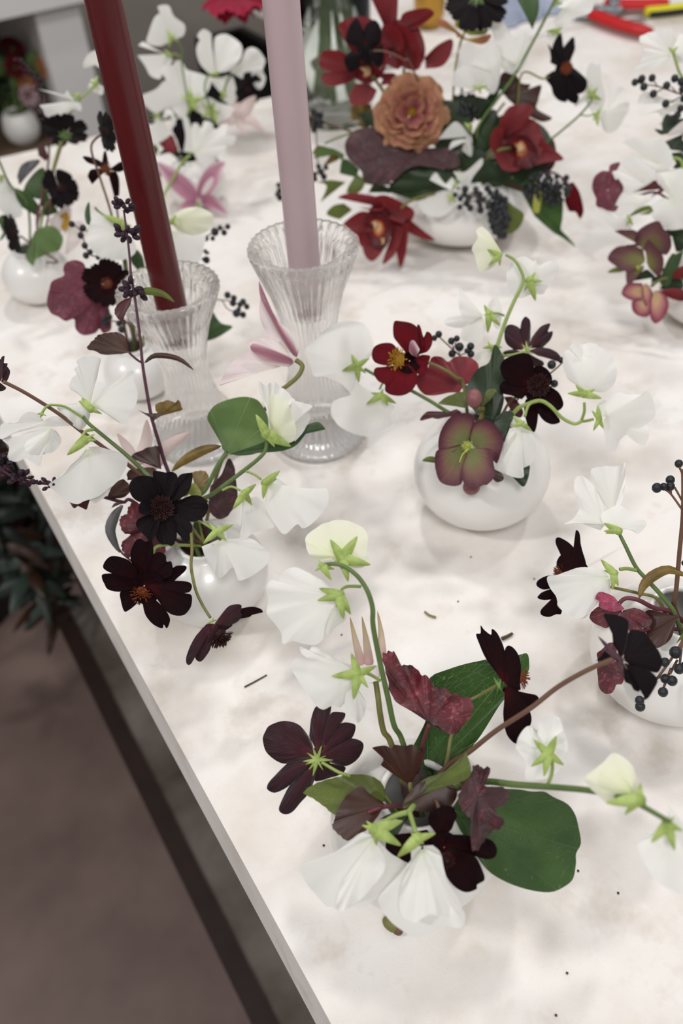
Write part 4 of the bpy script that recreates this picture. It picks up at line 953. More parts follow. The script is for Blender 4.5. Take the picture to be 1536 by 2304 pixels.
b3 = toks('740,890')[0]; part('bud', *sphere_vf(pt(b3[0], b3[1], 3.6), 55 / 3 * pxm(pt(b3[0], b3[1], 3.6)), 16, 12, 1.2, UPV), 'bud_mauve', t)
b3 = toks('720,1490')[0]; part('bud', *sphere_vf(pt(b3[0], b3[1], 4.2), 58 / 3 * pxm(pt(b3[0], b3[1], 4.2)), 16, 12, .9, UPV), 'bud_mauve', t)
fan(t, 'leaf', 'leaf_dark', '830,1010|760,1000 690,900 680,830 760,690 840,640 880,520 940,610 950,720 960,790 930,880 900,1000', 1.6, [1.8, 1.4, .8, 1.2, 1.8], bulge=-.06)
fan(t, 'leaf', 'leaf_dark', '860,1040|810,1040 810,960 850,870 890,830 940,880 920,980 880,1060', 2.6, 2.4)
fan(t, 'leaf', 'leaf_olive', '700,960|640,935 500,930 560,880 640,850 690,850 700,900', 2.6, [2.6, 2.2, 2.6], bulge=.1)
fan(t, 'leaf', 'leaf_olive', '780,960|800,880 830,830 890,835 850,900', 3.2, 3.2)
fan(t, 'leaf', 'leaf_dark', '870,1050|880,1020 950,975 1010,1000 970,1090 930,1170 890,1100', 3.0, [3, 3.2, 3.4])
fan(t, 'leaf', 'leaf_maroon', '660,985|600,1010 500,1030 440,1025 380,1045 400,1000 460,980 540,990 620,960', 1.6, [1.6, 1.0, 1.4])
lance(t, 'leaf', 'leaf_olive', 'K: 490,1310 440,1300 388,1310', 45, 3.4, 3.2)
fan(t, 'leaf', 'leaf_dark', '960,1380|1040,1380 1110,1335 1105,1420 1070,1485 1010,1430', 3.6, 3.6)
fan(t, 'leaf', 'leaf_brown', '850,1390|880,1370 930,1400 935,1440 890,1455 865,1430', 4.0, 4.0)
fan(t, 'leaf', 'leaf_maroon', '980,960|940,880 1000,880 1040,920 1070,980 1050,1020 1000,1000', 1.2, 1.2)
t = thing('heuchera_leaf', 'bright red two-lobed leaf behind the hellebore bud', 'leaf', VASE['M']['mouth'])
tube(t, 'petiole', 'stem_red', 'K: MM 720,860,.6 675,805,.8', .6, r0=1.1)
fan(t, 'blade', 'leaf_red', '670,800|640,850 570,850 470,870 400,860 350,800 350,740 420,690 450,610 520,610 560,640 600,610 660,605 730,620 770,670 740,750 700,790', .8, [1, .4, .8, .2, 1], ruf=.04, bulge=-.06)
t = thing('berry_sprig', 'thin sprig of grey black berries behind the bright red leaf', 'berries', VASE['M']['mouth'])
tube(t, 'stem', 'stem_brown', 'K: MM 720,720,-.4 650,610,-.6 590,555,-.8 510,480,-.8', -.6, r0=.7, r1=.5)
for a in ('640,600 640,560', '600,565 590,510', '600,565 620,490', '640,600 715,570', '600,580 590,590'): tube(t, 'twig', 'stem_brown', 'K: ' + a, -.7, -.7, .4)
berries(t, '470,482,20 500,457,24 585,502,24 622,485,21 640,542,30 590,588,26 715,538,26 717,590,25 690,568,18', -.7)
t = thing('berry_sprig', 'sprig of three black berries peeping out between dark cosmos and white blossom', 'berries', VASE['M']['mouth'])
tube(t, 'stem', 'stem_brown', 'K: MM 1060,860,1 1200,760,1 1290,690,1 1330,650,1', 1, r0=.7, r1=.5)
berries(t, '1262,662,30 1330,632,22 1280,790,26', 1.2)

# ================================================================== right vase
use('R'); CUR['reg'] = 'E'
t = thing('sweet_pea', 'straight green sweet pea stem with translucent white blossoms beside the berries', 'flower', VASE['R']['mouth'])
tube(t, 'stem', 'stem_green', 'E: MM 1480,1140,1.4 1400,1030,1.9 1300,920,2.3 1220,830,2.6 1150,690,2.9 1110,610,3', 1, r0=1.4, r1=1.0)
blossom(t, 2.6, [('1060,480|960,330 910,180 1000,150 1090,150 1140,125 1145,200 1140,300 1120,420', dict(bulge=.1)), ('1010,540|980,580 900,550 820,520 735,540 800,500 840,440 820,360 810,240 860,210 920,260 960,320 1000,420', dict(bulge=.1)),
    ('1090,560|1000,540 980,480 1050,430 1120,420 1200,480 1260,510 1290,540 1230,610 1200,570 1130,575', dict(bulge=.1))], '1100,585', '1000,530 1010,600 1130,575 1000,585')
blossom(t, 2.6, [('1030,920|700,1040 690,1090 760,1150 850,1180 900,1150 940,1080', {}), ('1040,900|1000,850 870,830 760,860 690,885 630,900 640,960 690,1030 700,1080 740,1130 800,1170 850,1180 910,1140 960,1080 1050,1000', dict(bulge=.18))], '1070,870', '980,775 1060,985 1100,960 1000,850', '1220,850 1160,838 1110,842', pr=1.1)
cosmos('dark wine cosmos in profile turned to the table edge, behind a white blossom', 'R', 'E', 1.2, [
    '840,800|810,720 815,640 820,585 845,600 850,680 870,760 880,820', '780,790|735,745 690,690 683,640 710,630 770,670 805,720 820,780', '740,860|700,830 690,800 720,750 780,730 840,760 870,800 880,830 800,860',
    '670,920|640,970 590,975 550,950 560,920 620,890 690,885', '690,1000|660,1040 600,1050 558,1035 590,1000 650,980', '720,1040|720,1080 710,1140 680,1145 630,1165 585,1150 590,1110 650,1060', '760,920|700,870 690,1040 720,1060 800,1000 850,900'],
    mat='cosmos_dark', stem='MM G: 1300,220,1.5 1100,150,1.6 880,100,1.5 E: 960,940,1.4 850,900,1.2', smat='stem_olive', c='720,860', cr=60, cmat='anther_brown', nd=(-1, .1, .2), cd=-.2, rd=-.2)
use('R'); CUR['reg'] = 'G'
t = thing('heuchera_leaf', 'red and pink scalloped leaf on a hooked petiole over the rim of the berry vase', 'leaf', VASE['R']['mouth'])
tube(t, 'petiole', 'stem_red', 'G: MM 1400,325,1.6 1250,290,2.4 1100,215,3 980,200,3.2 920,245,3.2', 2, r0=1.4, r1=1.2)
fan(t, 'blade', 'heuchera', '950,310|850,450 800,490 740,470 660,430 635,365 660,330 720,280 830,310', 2.9, [3, 2.6, 2.8], ruf=.05)
fan(t, 'blade', 'heuchera', '940,320|1060,290 1150,320 1220,390 1230,440 1180,500 1140,480 1150,530 1220,580 1230,640 1100,600 1000,500 900,400', 3.0, [3.1, 2.8, 3.0], ruf=.05)
fan(t, 'blade', 'heuchera_pink', '925,250|900,230 860,180 760,140 710,145 685,200 720,230 720,280 800,320 880,330 970,305', 3.2, [3.2, 3.4, 3.2], ruf=.06, freq=6)
t = thing('heuchera_leaf', 'red speckled leaf hanging down before the berry vase under the nodding cosmos', 'leaf', VASE['R']['mouth'])
tube(t, 'petiole', 'stem_red', 'G: MM 1200,500,2.6 1000,640,3.4 900,780,3.8', 2, r0=1.1)
fan(t, 'blade', 'heuchera', '880,800|900,640 820,630 750,700 700,740 720,830 705,900 720,1030 750,1100 800,1130 860,1110 890,1040 950,1030 960,950 930,870', 3.9, [3.9, 3.6, 4.0, 3.8], ruf=.06, freq=6)
t = thing('brown_leaf', 'pointed purple brown leaf folded over the rim of the berry vase', 'leaf', VASE['R']['mouth'])
tube(t, 'petiole', 'stem_purple', 'G: MM 1480,372,2.4', 2, r0=1)
fan(t, 'blade', 'leaf_brown', '1480,375|1380,350 1240,312 1170,335 1190,420 1180,520 1210,600 1270,680 1360,650 1430,570 1455,470', 2.6, [2.6, 2.4, 2.9, 2.6], bulge=.06, serr=14, samp=.02)
t = thing('berry_sprig', 'woody brown sprig with loose black berries and an ochre leaf', 'berries', VASE['R']['mouth'])
tube(t, 'stem', 'stem_brown', 'E: MM 1475,1080,1.2 1490,980,1.8 1515,700,3 1535,480,3.8 1538,230,4.4 1530,170,4.6', 1.5, r0=1.4, r1=1.0)
for a in ('1530,440 1450,330 1400,300', '1455,335 1450,290', '1530,380 1480,290', '1538,210 1510,150'): tube(t, 'twig', 'stem_brown', 'E: ' + a, 4, 4.2, .6)
CUR['reg'] = 'E'
berries(t, '1360,293,34 1405,285,26 1450,240,31 1450,283,31 1508,130,28 1545,800,20', 4.2)
lance(t, 'leaf', 'leaf_ochre', 'E: 1560,890 1440,845 1330,890 1265,960 1240,1042', 78, 2.4, 2.6, sh=1.0)
for a in ('1560,560 1480,700 1400,820 1290,970', '1480,800 1410,930', '1320,960 1260,1000 1160,1180', '1420,880 1350,1060', '1530,600 1500,880'): tube(t, 'twig', 'stem_brown', 'G: ' + a, 4.0, 4.6, .7)
CUR['reg'] = 'G'
berries(t, '1465,725,62 1360,820,46 1500,885,52 1365,980,48 1430,1000,52 1342,1110,49 1115,1190,46 1120,1250,50 1560,860,50', 4.8)
fan(t, 'leaf', 'leaf_olive', '1560,560|1470,640 1500,580 1540,540 1580,600', 4.2, 4.2)

# ================================================================== vase near the far corner
GC = 'far dark cosmos'
cosgen('black cosmos with stalk and calyx showing, above the grey cabinet edge', 'VA', 147, 300, 50, 3, (0, -1.0), 8, 'cosmos_black', 'MM 112,470 118,400 135,340 147,305', back=True)
cosgen('black cosmos in profile half behind the burgundy candle', 'VB', 232, 296, 44, 2, (1.25, .2), 8, 'cosmos_black', 'MM 290,640 250,480 225,400 205,330 232,300')
cosgen('black many-petalled cosmos facing sideways above the round green leaf', 'VA', 134, 424, 46, 4, (.5, .3), 9, 'cosmos_black', 'MM 85,500 105,460 134,430')
cosgen('black cosmos drooping beside the far white vase, brown stem crossing the round green leaf', 'VA', 36, 522, 44, 5, (-.9, -.2), 8, 'cosmos_black', 'MM 130,590 80,556 45,530')
cosmos('narrow-petalled dark red cosmos just beside the burgundy candle', 'VB', 'M', 1.5, [
    '700,700|690,650 620,660 565,625 570,605 650,630 710,660', '710,690|690,650 700,580 715,580 730,650', '700,710|620,790 595,740 620,700 680,690', '740,710|740,760 770,860 790,875 805,860 800,760 780,710', '750,690|800,650 840,640 840,690 800,710'],
    mat='cosmos_dark', stem='MM 780,900,1 720,720,1.2', c='715,690', cr=45, cn=40)
use('VA'); CUR['reg'] = 'M'
t = thing('sweet_pea', 'white sweet pea with a drooping blossom above the black cosmos near the grey cabinet', 'flower', VASE['VA']['mouth'])
tube(t, 'stem', 'stem_light', 'M: MM 330,800,1.5 440,400,2 470,320,2 540,220,2 620,150,2 660,110,2', 1, r0=1.2, r1=.9)
blossom(t, 2.4, [('500,230|250,150 350,170 430,190 455,160 480,220 540,250 545,300 500,290 440,320 320,340 290,290 265,260', dict(bulge=.14))], '520,195', '480,180 540,170 550,220 500,240')
blossom(t, 2.0, ['660,110|620,80 600,120 595,150 640,170 690,190 700,140', '640,-10|570,10 560,-20 600,-90 660,-110 700,-60 700,20'], '640,110', '600,100 680,120 660,60 640,150')
t = thing('sweet_pea', 'white sweet pea blossom cut by the picture edge beside the black cosmos', 'flower', VASE['VA']['mouth'])
tube(t, 'stem', 'stem_green', 'M: MM 190,950,3 70,800,4 0,650,4 -40,560,4', 2, r0=1.1)
blossom(t, 4.0, [('20,860|0,740 50,760 90,820 110,890 150,960 140,1010 80,1020 20,990 -40,900 -40,780', dict(closed=True))], '10,740', '-20,720 40,740 0,790')
t = thing('leafy_sprig', 'green and purple backed leaves of the far corner vase', 'leaves', VASE['VA']['mouth'])
tube(t, 'stem', 'stem_red', 'M: MM 250,1040,3 280,900,3 310,700,3', 2, r0=1.2)
fan(t, 'leaf', 'leaf_pale', '240,1100|320,1070 380,1090 425,1160 400,1240 340,1260 250,1300 220,1345 170,1280 200,1190', 4.5, [4, 4.5, 5, 4.6], bulge=.08)
fan(t, 'leaf', 'leaf_green', '280,960|250,1010 120,930 40,840 100,820 160,840 200,850', 3, [3, 3.4, 3], bulge=.05)
fan(t, 'leaf', 'leaf_green', '270,900|150,860 180,780 250,700 300,690 300,800 340,900 390,980 300,1010', 2.6, 2.4)
fan(t, 'leaf', 'leaf_grey', '130,800|115,740 140,670 200,635 270,632 240,680 180,730 150,780', 3, 3, bulge=.1)
fan(t, 'leaf', 'leaf_maroon', '310,640|260,600 255,550 280,525 310,560 325,610', 2.8, 2.8)
fan(t, 'leaf', 'leaf_green', '20,1120|-20,1030 20,1000 50,1060 30,1150 -10,1180', 3, 3)
use('VA'); CUR['reg'] = 'R'
t = thing('basil_sprig', 'small dark basil spike standing against the blurred flowers of the cabinet', 'sprig', VASE['VA']['mouth'])
tube(t, 'stem', 'stem_purple', 'R: MM 270,900,1 262,700,1.4 245,540,1.6 215,460,1.6 165,390,1.6 100,330,1.6', 1, r0=1.1, r1=.6)
for s, r in (('100,335', 24), ('130,360', 26), ('160,395', 30), ('200,440', 32), ('225,475', 26), ('190,500', 22), ('255,640', 36), ('265,670', 30)): whorl(t, s, r, 1.8, n=7)
t = thing('lisianthus_flower', 'small pale flower with ochre throat low behind the round green leaf', 'flower', VASE['VA']['mouth'])
CUR['reg'] = 'N'; tube(t, 'stem', 'stem_green', 'N: MM 400,300,2', 1, r0=.9)
fan(t, 'petal', 'clematis_white', '440,220|330,230 380,180 440,130 480,150 470,260 400,310 350,280', 2, 2, closed=True); fan(t, 'petal', 'clematis_white', '460,300|420,330 480,250 560,240 570,330 500,420 440,460', 1.6, 1.6); fan(t, 'petal', 'anther_yellow', '430,220|400,200 450,170 470,240 440,300 410,270', 2.3, 2.3)

# ================================================================== vase behind the burgundy candle
use('VB'); CUR['reg'] = 'N'
t = thing('heuchera_leaf', 'wine red scalloped round leaf lying out over the table beside the dark cosmos', 'leaf', VASE['VB']['mouth'])
tube(t, 'petiole', 'stem_red', 'N: MM 800,800,2 680,750,2.6', 2, r0=1.1)
fan(t, 'blade', 'heuchera_wine', '650,745|590,570 560,515 500,498 440,520 425,560 430,600 350,640 330,700 315,780 340,850 390,880 440,910 500,895 510,960 560,1005 640,990 670,960 700,990 750,960 740,850 700,760', 2.6, [2.2, 2.6, 3, 3.2, 2.8, 2.4], ruf=.04, freq=5, closed=True, bulge=.05)
cosgen('dark cosmos with reddish centre resting on the wine red scalloped leaf', 'VB', 243, 640, 56, 4.0, (-.25, .2), 10, 'cosmos_dark', 'MM 270,700 250,650', cmat='anther_brown')
use('VB'); CUR['reg'] = 'N'
t = thing('sweet_pea', 'white sweet peas on both sides of the burgundy candle above its holder', 'flower', VASE['VB']['mouth'])
tube(t, 'stem', 'stem_green', 'N: MM 880,760,1.5 850,500,2 820,290,2.5 790,250,2.6 680,180,2.6 640,140,2.6', 1, r0=1.2, r1=.9)
blossom(t, 3.0, [('820,290|610,260 640,170 700,200 800,270 860,300 910,380 920,440 880,480 800,500 700,490 630,440 600,380 590,320', dict(bulge=.14, closed=True))], '830,260', '690,185 890,265 820,200 800,320')
lance(t, 'leaf', 'leaf_green', 'N: 600,260 590,180 600,100', 40, 2.6, 2.4)
t = thing('sweet_pea', 'creamy white sweet pea beside the burgundy candle below the pink clematis', 'flower', VASE['VB']['mouth'])
tube(t, 'stem', 'stem_light', 'N: MM 1060,640,.8 1120,400,1.2 1140,240,1.4', 1, r0=1.2)
blossom(t, 1.2, [('1160,300|1250,330 1380,330 1370,420 1340,520 1260,560 1200,540 1150,400', dict(bulge=.12)), ('1150,240|1180,180 1260,145 1350,145 1430,190 1430,260 1380,310 1290,330 1200,300', dict(bulge=.2, mat='pea_cream'))], '1150,240', '1120,210 1190,190 1190,260 1130,280')
t = thing('leafy_sprig', 'green leaves showing round the short crystal holder', 'leaves', VASE['VB']['mouth'])
tube(t, 'stem', 'stem_green', 'N: MM 960,640,.5 940,560,.8', .5, r0=1.0)
tube(t, 'stem', 'stem_green', 'J: MM 60,470,-.5 170,460,-.6', .2, r0=1.0)
fan(t, 'leaf', 'leaf_green', '960,600|890,520 880,480 910,420 960,470 980,560', .8, .8); fan(t, 'leaf', 'leaf_green', '1370,440|1360,470 1380,420 1415,450 1390,460', 1, 1)
fan(t, 'leaf', 'leaf_green', 'J: 165,470|190,400 230,305 265,350 300,385 370,405 300,460 240,490 170,507', -.6, [-.6, -.4, -.6])
CUR['reg'] = 'N'; fan(t, 'leaf', 'leaf_green', '1230,640|1225,560 1290,545 1400,570 1420,620 1380,640 1280,620', -1.5, -1.5)
t = thing('berry_sprig', 'chain of small black berries beside the white blossom left of the burgundy candle', 'berries', VASE['VB']['mouth'])
CUR['reg'] = 'N'; tube(t, 'stem', 'stem_brown', 'N: MM 800,640,1.6 700,490,2 610,460,2.2 575,390,2.2 545,300,2.2 490,250,2.2', 1, r0=.7, r1=.5)
berries(t, '485,253,21 560,280,23 600,305,16 545,330,22 572,398,22 580,465,22 710,495,20 610,440,18 660,480,15', 2.3)
t = thing('berry_sprig', 'small cluster of black berries under the dark cosmos and wine red leaf', 'berries', VASE['VB']['mouth'])
tube(t, 'stem', 'stem_brown', 'N: MM 860,920,2 780,910,2.6 720,900,2.8', 1, r0=.7, r1=.5); berries(t, '735,880,24 712,922,24 820,965,24 700,900,16 830,915,24 800,925,18', 2.9)
t = thing('berry_sprig', 'cluster of black berries standing out beside the short crystal holder rim', 'berries', VASE['VB']['mouth'])
CUR['reg'] = 'J'; tube(t, 'stem', 'stem_brown', 'J: MM 60,420,-1 200,250,-1.2 290,225,-1.2 330,280,-1.2 390,310,-1.2', -1, r0=.7, r1=.5); tube(t, 'twig', 'stem_brown', 'J: 290,225 340,230 420,260', -1.2, -1.2, .5)
berries(t, '335,192,23 378,212,21 372,245,24 440,237,22 465,270,20 420,255,20 395,315,27 440,325,22 410,290,18', -1.2)
t = thing('berry_sprig', 'black berries on thin twigs beside the creamy sweet pea', 'berries', VASE['VB']['mouth'])
CUR['reg'] = 'N'; tube(t, 'stem', 'stem_brown', 'N: MM 1100,700,-.5 1300,420,-.8 1350,365,-.8 1440,310,-.8 1530,270,-.8', -.5, r0=.7, r1=.5)
berries(t, '1390,350,19 1370,355,16 1450,305,27 1485,278,17 1512,310,20 1537,270,18 1435,350,16 1393,495,24 1372,490,12', -.8)

# ================================================================== vase with the white cluster
use('VC'); CUR['reg'] = 'U'
t = thing('sweet_pea', 'tall sweet pea with a two-winged white blossom high between the candles', 'flower', VASE['VC']['mouth'])
tube(t, 'stem', 'stem_green', 'U: MM 770,1000,2 790,860,2.4 775,800,2.4 725,640,2.4 745,520,2.4 800,480,2.4', 1, r0=1.1, r1=.8)
blossom(t, 2.0, [('840,480|760,470 680,380 640,250 660,160 690,120 650,95 690,35 740,30 795,80 780,150 810,250 830,400', dict(bulge=.1)), ('840,470|820,240 825,130 870,90 960,90 1060,150 1110,230 1090,330 1040,400 960,460 880,470', dict(bulge=.14, r=[2, 1.6, 2.6, 2.2]))], '830,480', '760,490 880,510 870,450')
blossom(t, 1.6, [('790,850|630,780 760,720 880,780 1000,810 1010,880 900,960 870,980 750,960 620,900', dict(closed=True))], '785,855', '690,770 830,750 885,870 855,1000 700,930')
t = thing('sweet_pea', 'sweet pea with a ruffled white blossom beside the mauve candle and dark cosmos', 'flower', VASE['VC']['mouth'])
tube(t, 'stem', 'stem_green', 'U: MM 860,900,.6 910,690,.8 950,560,.8 1000,480,.8', .5, r0=1.0)
blossom(t, .6, [('1010,480|980,460 1110,330 1140,240 1210,210 1290,260 1340,350 1310,440 1345,520 1320,600 1280,640 1200,590 1130,510 1050,490', dict(ruf=.07))])
blossom(t, .9, [('900,690|740,500 860,520 1000,500 1050,650 1050,740 1000,800 880,720', {})], '910,690', '880,640 950,650 960,720 880,730')
t = thing('sweet_pea', 'sweet pea with broad white blossoms beside the burgundy candle, green star calyx facing us', 'flower', VASE['VC']['mouth'])
tube(t, 'stem', 'stem_green', 'U: MM 560,1000,1.8 560,800,2.2 500,450,2.2 490,320,2.2 495,230,2.2 450,160,2.2', 1, r0=1.1, r1=.8)
blossom(t, 2.2, [('560,740|60,720 220,640 300,560 330,540 280,440 330,390 400,390 430,345 490,350 540,430 620,460 720,490 790,560 730,700 640,740 560,830 540,900 480,940 420,870 350,830 250,880 180,860', dict(closed=True, ruf=.05, r=[2, 2.6, 1.8, 2.4, 1.6]))], '590,750', '565,605 725,730 660,880 570,880 490,700')
blossom(t, 1.8, [('R: 940,190|880,35 940,30 970,90 1030,140 1020,200 960,220 900,255 820,240 830,180 860,100 890,70', dict(closed=True))], 'R: 950,205', 'R: 930,165 975,195 940,265 1000,230')
blossom(t, 1.8, [('330,280|50,190 100,150 170,200 280,260 390,330 380,370 300,480 260,530 170,490 120,400 40,290', {})], '370,285', '310,230 330,310 400,330', '480,320 440,280 390,280')
t = thing('sweet_pea', 'low white sweet pea blossom against the burgundy candle above a pinkish leaf', 'flower', VASE['VC']['mouth'])
tube(t, 'stem', 'stem_green', 'U: MM 350,1200,1.6 240,900,2.4', 1.5, r0=1.0)
blossom(t, 2.6, [('250,920|100,990 200,950 300,960 380,1040 360,1100 280,1170 180,1190 120,1100', {}), '380,900|300,940 320,860 370,840 420,900 430,1000 390,1000'], '240,905', '180,900 270,880 300,930')
t = thing('sweet_pea', 'large ruffled white sweet pea on a thick green stem above the pink clematis', 'flower', VASE['VC']['mouth'])
tube(t, 'stem', 'stem_light', 'U: 230,1900,5 290,1750,4.6 400,1550,4.2 500,1380,4 580,1300,3.8', 4, r0=1.5)
blossom(t, 3.4, [('600,1280|510,1270 530,1100 500,930 550,920 600,1040 640,1100 700,1150', {}), ('610,1280|600,1040 600,990 650,985 690,1030 720,960 800,990 830,1050 950,980 940,1100 1040,1120 1010,1200 940,1210 930,1290 850,1320 830,1440 800,1480 730,1450 650,1370', dict(ruf=.07, bulge=.14))])
cosgen('black cosmos seen from the side under the ruffled white blossom near the mauve candle', 'VC', 555, 200, 38, .5, (.7, -.6), 8, 'cosmos_black', 'MM 520,240 555,200')
cosmos('dark cosmos with broad petals hidden low inside the white cluster', 'VC', 'U', 1.5, ['450,1250|400,1060 450,950 520,950 525,1100 525,1250 480,1300', '120,900|40,680 80,670 130,780 200,880 150,980 90,950', '600,900|560,860 640,860 720,920 830,960 850,1030 700,1010 600,1000', '580,1320|500,1350 510,1430 540,1450 570,1400 590,1460 640,1440 660,1360'], mat='cosmos_black', stem='MM 480,1200,1')
use('VC'); CUR['reg'] = 'U'
t = thing('heuchera_leaf', 'small pinkish red leaf in the middle of the white cluster', 'leaf', VASE['VC']['mouth'])
tube(t, 'petiole', 'stem_red', 'U: MM 380,1280,1.6', 1, r0=.9); fan(t, 'blade', 'leaf_red', '350,1290|250,1180 320,1150 390,1100 440,1200 445,1265 260,1305', 2, 2)
t = thing('clematis_flower', 'faded pink clematis lying beside the mauve candle on the table edge side', 'flower', VASE['VC']['mouth'])
tube(t, 'stem', 'stem_olive', 'U: MM 900,1040,0 1060,930,0', 0, r0=.9)
for s, ww in (('U: 1060,920 1130,840 1245,700', 170), ('U: 1080,930 1200,960 1320,1065', 110), ('U: 1060,940 1100,1030 1150,1105', 80), ('U: 1050,940 980,960 900,985', 90), ('U: 1060,930 1050,840 1100,770', 120)): lance(t, 'tepal', 'clematis_pale', s, ww, .3, .6, sh=.7)
t = thing('clematis_flower', 'striped pink and white clematis with four narrow tepals above the crystal holder', 'flower', VASE['VC']['mouth'])
tube(t, 'stem', 'stem_light', 'U: MM 640,1900,3.6 660,1850,4.6 660,1780,4.8', 3, r0=1.6, r1=1.9)
for s, ww in (('U: 640,1760 430,1560 235,1375', 190), ('U: 670,1750 760,1580 850,1440 935,1380', 175), ('U: 690,1770 800,1790 960,1910', 150), ('U: 640,1780 540,1810 440,1850', 90)): lance(t, 'tepal', 'clematis_rose', s, ww, 4.6, 4.0, sh=.8, cup=-.2)
for s, ww in (('U: 650,1740 650,1650 640,1560', 60), ('U: 690,1730 780,1600 830,1500', 120)): lance(t, 'tepal', 'clematis_white', s, ww, 4.2, 3.8)
t = thing('leafy_sprig', 'green leaves and stalks inside the white cluster vase', 'leaves', VASE['VC']['mouth'])
tube(t, 'stem', 'stem_green', 'U: MM 250,1500,1.6 200,1250,1.8', 1, r0=1.3)
fan(t, 'leaf', 'leaf_green', '300,1720|250,1680 200,1400 230,1380 270,1480', 1.6, 1.6); fan(t, 'leaf', 'leaf_olive', '220,1330|150,1200 220,1200 260,1250', 1.4, 1.4)
fan(t, 'leaf', 'leaf_dark', '840,1560|820,1520 840,1340 880,1400 880,1500', 1.5, 1.5); fan(t, 'leaf', 'leaf_dark', '400,1270|250,1310 320,1240 450,1260 520,1310 420,1330', 1.2, 1.2)

# ================================================================== wide bowl
use('BC'); CUR['reg'] = 'S'
t = thing('lisianthus_flower', 'large ruffled tan pink lisianthus facing us at the middle of the bowl', 'flower', VASE['BC']['mouth'])
tube(t, 'stem', 'stem_green', 'S: MM 690,640,4 675,540,5', 4, r0=1.8)
c0 = toks('675,525')[0]; c3 = pt(c0[0], c0[1], 6.5); R0 = 178 / 2.0757 * pxm(c3); ax = ((CAM - c3).normalized() + UPV * .1).normalized(); q = ax.to_track_quat('Z', 'Y').to_matrix()
for ring, (rad, hgt, cnt, wd) in enumerate(((1.0, -.50, 6, .74), (.90, -.18, 6, .70), (.72, .08, 5, .78), (.54, .24, 4, .9), (.34, .22, 3, 1.1))):
    for i in range(cnt):
        a0 = 2 * math.pi * (i + ring * .37) / cnt + random.uniform(-.1, .1); rim = []; p1, p2 = random.uniform(0, 6), random.uniform(0, 6)
        for j in range(13):
            f_ = j / 12 * 2 - 1; a = a0 + f_ * wd; rr = R0 * rad * (1 - .25 * f_ ** 4) * (1 + .04 * math.sin(4 * f_ + p1) + .025 * math.sin(9 * f_ + p2))
            rim.append(c3 + q @ Vector((rr * math.cos(a), rr * math.sin(a), R0 * (hgt + .07 * math.sin(5 * f_ + p2) - .1 * f_ * f_))))
        bb = c3 + q @ Vector((R0 * .10 * rad * math.cos(a0), R0 * .10 * rad * math.sin(a0), -R0 * .35))
        fan3('petal', t, 'lisianthus', bb, rim, bulge=(.10, .04, -.08, -.16, -.2)[ring], ruf=.035, freq=4, m=8, n=40)
disc(t, '675,520', 30, 5.6, 'anther_yellow', 40)
def orchid(label, d, tepals, lip, cream, stem=None):
    t = thing('orchid_flower', label, 'flower', VASE['BC']['mouth'])
    for i, s in enumerate(tepals):
        if s[0] == '@':
            fan(t, 'tepal', 'orchid', s[1:], d - .25, d - .25, closed=True, bulge=0); continue
        fan(t, 'tepal', 'orchid', s, d + .1 * i, [d + .1 * i + random.uniform(-.2, .6) for _ in range(3)], bulge=random.choice((.1, -.1)), ruf=.015)
    for s in lip: fan(t, 'lip', 'orchid_lip', s, d + 1.0, d + 1.4, bulge=-.2, ruf=.06)
    for s in cream: fan(t, 'column', 'orchid_cream', s, d + 1.5, d + 1.6, bulge=.2)
    if stem: tube(t, 'stem', 'stem_olive', stem, d - .5, d, 1.6)
    return t
orchid('red orchid hanging face out over the front rim of the bowl', 7.0, ['@560,1020|470,1000 520,940 620,960 660,1030 620,1090 540,1110 480,1070', '500,1020|480,990 430,990 360,1040 370,1060 440,1110 490,1080', '540,970|330,925 350,912 400,902 500,915 550,940 530,985 430,970', '580,1000|510,915 560,912 640,950 690,990 660,1050 620,1040 570,1020', '640,1030|660,1020 720,1070 785,1125 720,1115 650,1080', '470,1120|440,1120 455,1190 490,1222 530,1190 560,1140', '450,1080|420,1090 440,1150 480,1140 490,1090', '600,1050|570,1130 538,1232 600,1180 640,1060', '630,1050|600,1150 622,1252 650,1180 665,1040'],
       ['520,1060|450,1030 480,1000 560,1010 580,1080 550,1160 500,1150 460,1090'], ['500,1050|486,1036 514,1028 520,1058 500,1075', '538,1125|528,1115 550,1108 550,1140 534,1142'], 'S: MM 690,930 620,980')
orchid('red orchid behind the black cosmos beside the mauve candle, cream lip showing', 4.5, ['@470,290|400,250 430,170 520,180 560,260 540,350 470,390 400,350', '460,250|400,250 340,150 340,110 400,80 480,85 520,130 500,200', '420,330|400,270 330,235 260,240 243,300 280,330 400,340', '420,340|300,335 252,350 280,398 350,395 410,370', '470,390|420,390 390,430 390,480 440,492 490,470 515,420', '540,370|500,345 560,340 600,345 590,385 530,400', '510,300|500,150 560,200 570,280 530,330'], ['460,330|420,300 480,290 500,340 470,370'], ['455,335|430,315 480,310 485,350 450,365'], 'S: MM 620,560 540,420 480,340')
orchid('tall red orchid rising behind the tan lisianthus at the back of the bowl', 3.0, ['@640,200|560,130 620,90 700,120 740,220 720,300 640,310 570,250', '560,150|490,0 480,-60 600,-60 612,50 600,110 540,112', '640,230|540,150 570,115 640,120 700,180 722,290 690,330 610,300 570,220', '650,130|620,110 640,60 740,38 780,60 760,90 690,140', '740,290|735,270 800,210 865,185 862,250 820,310 740,322', '590,230|530,200 540,120 600,120 640,200 620,320 560,300'], [], [], 'S: MM 660,480 640,320')
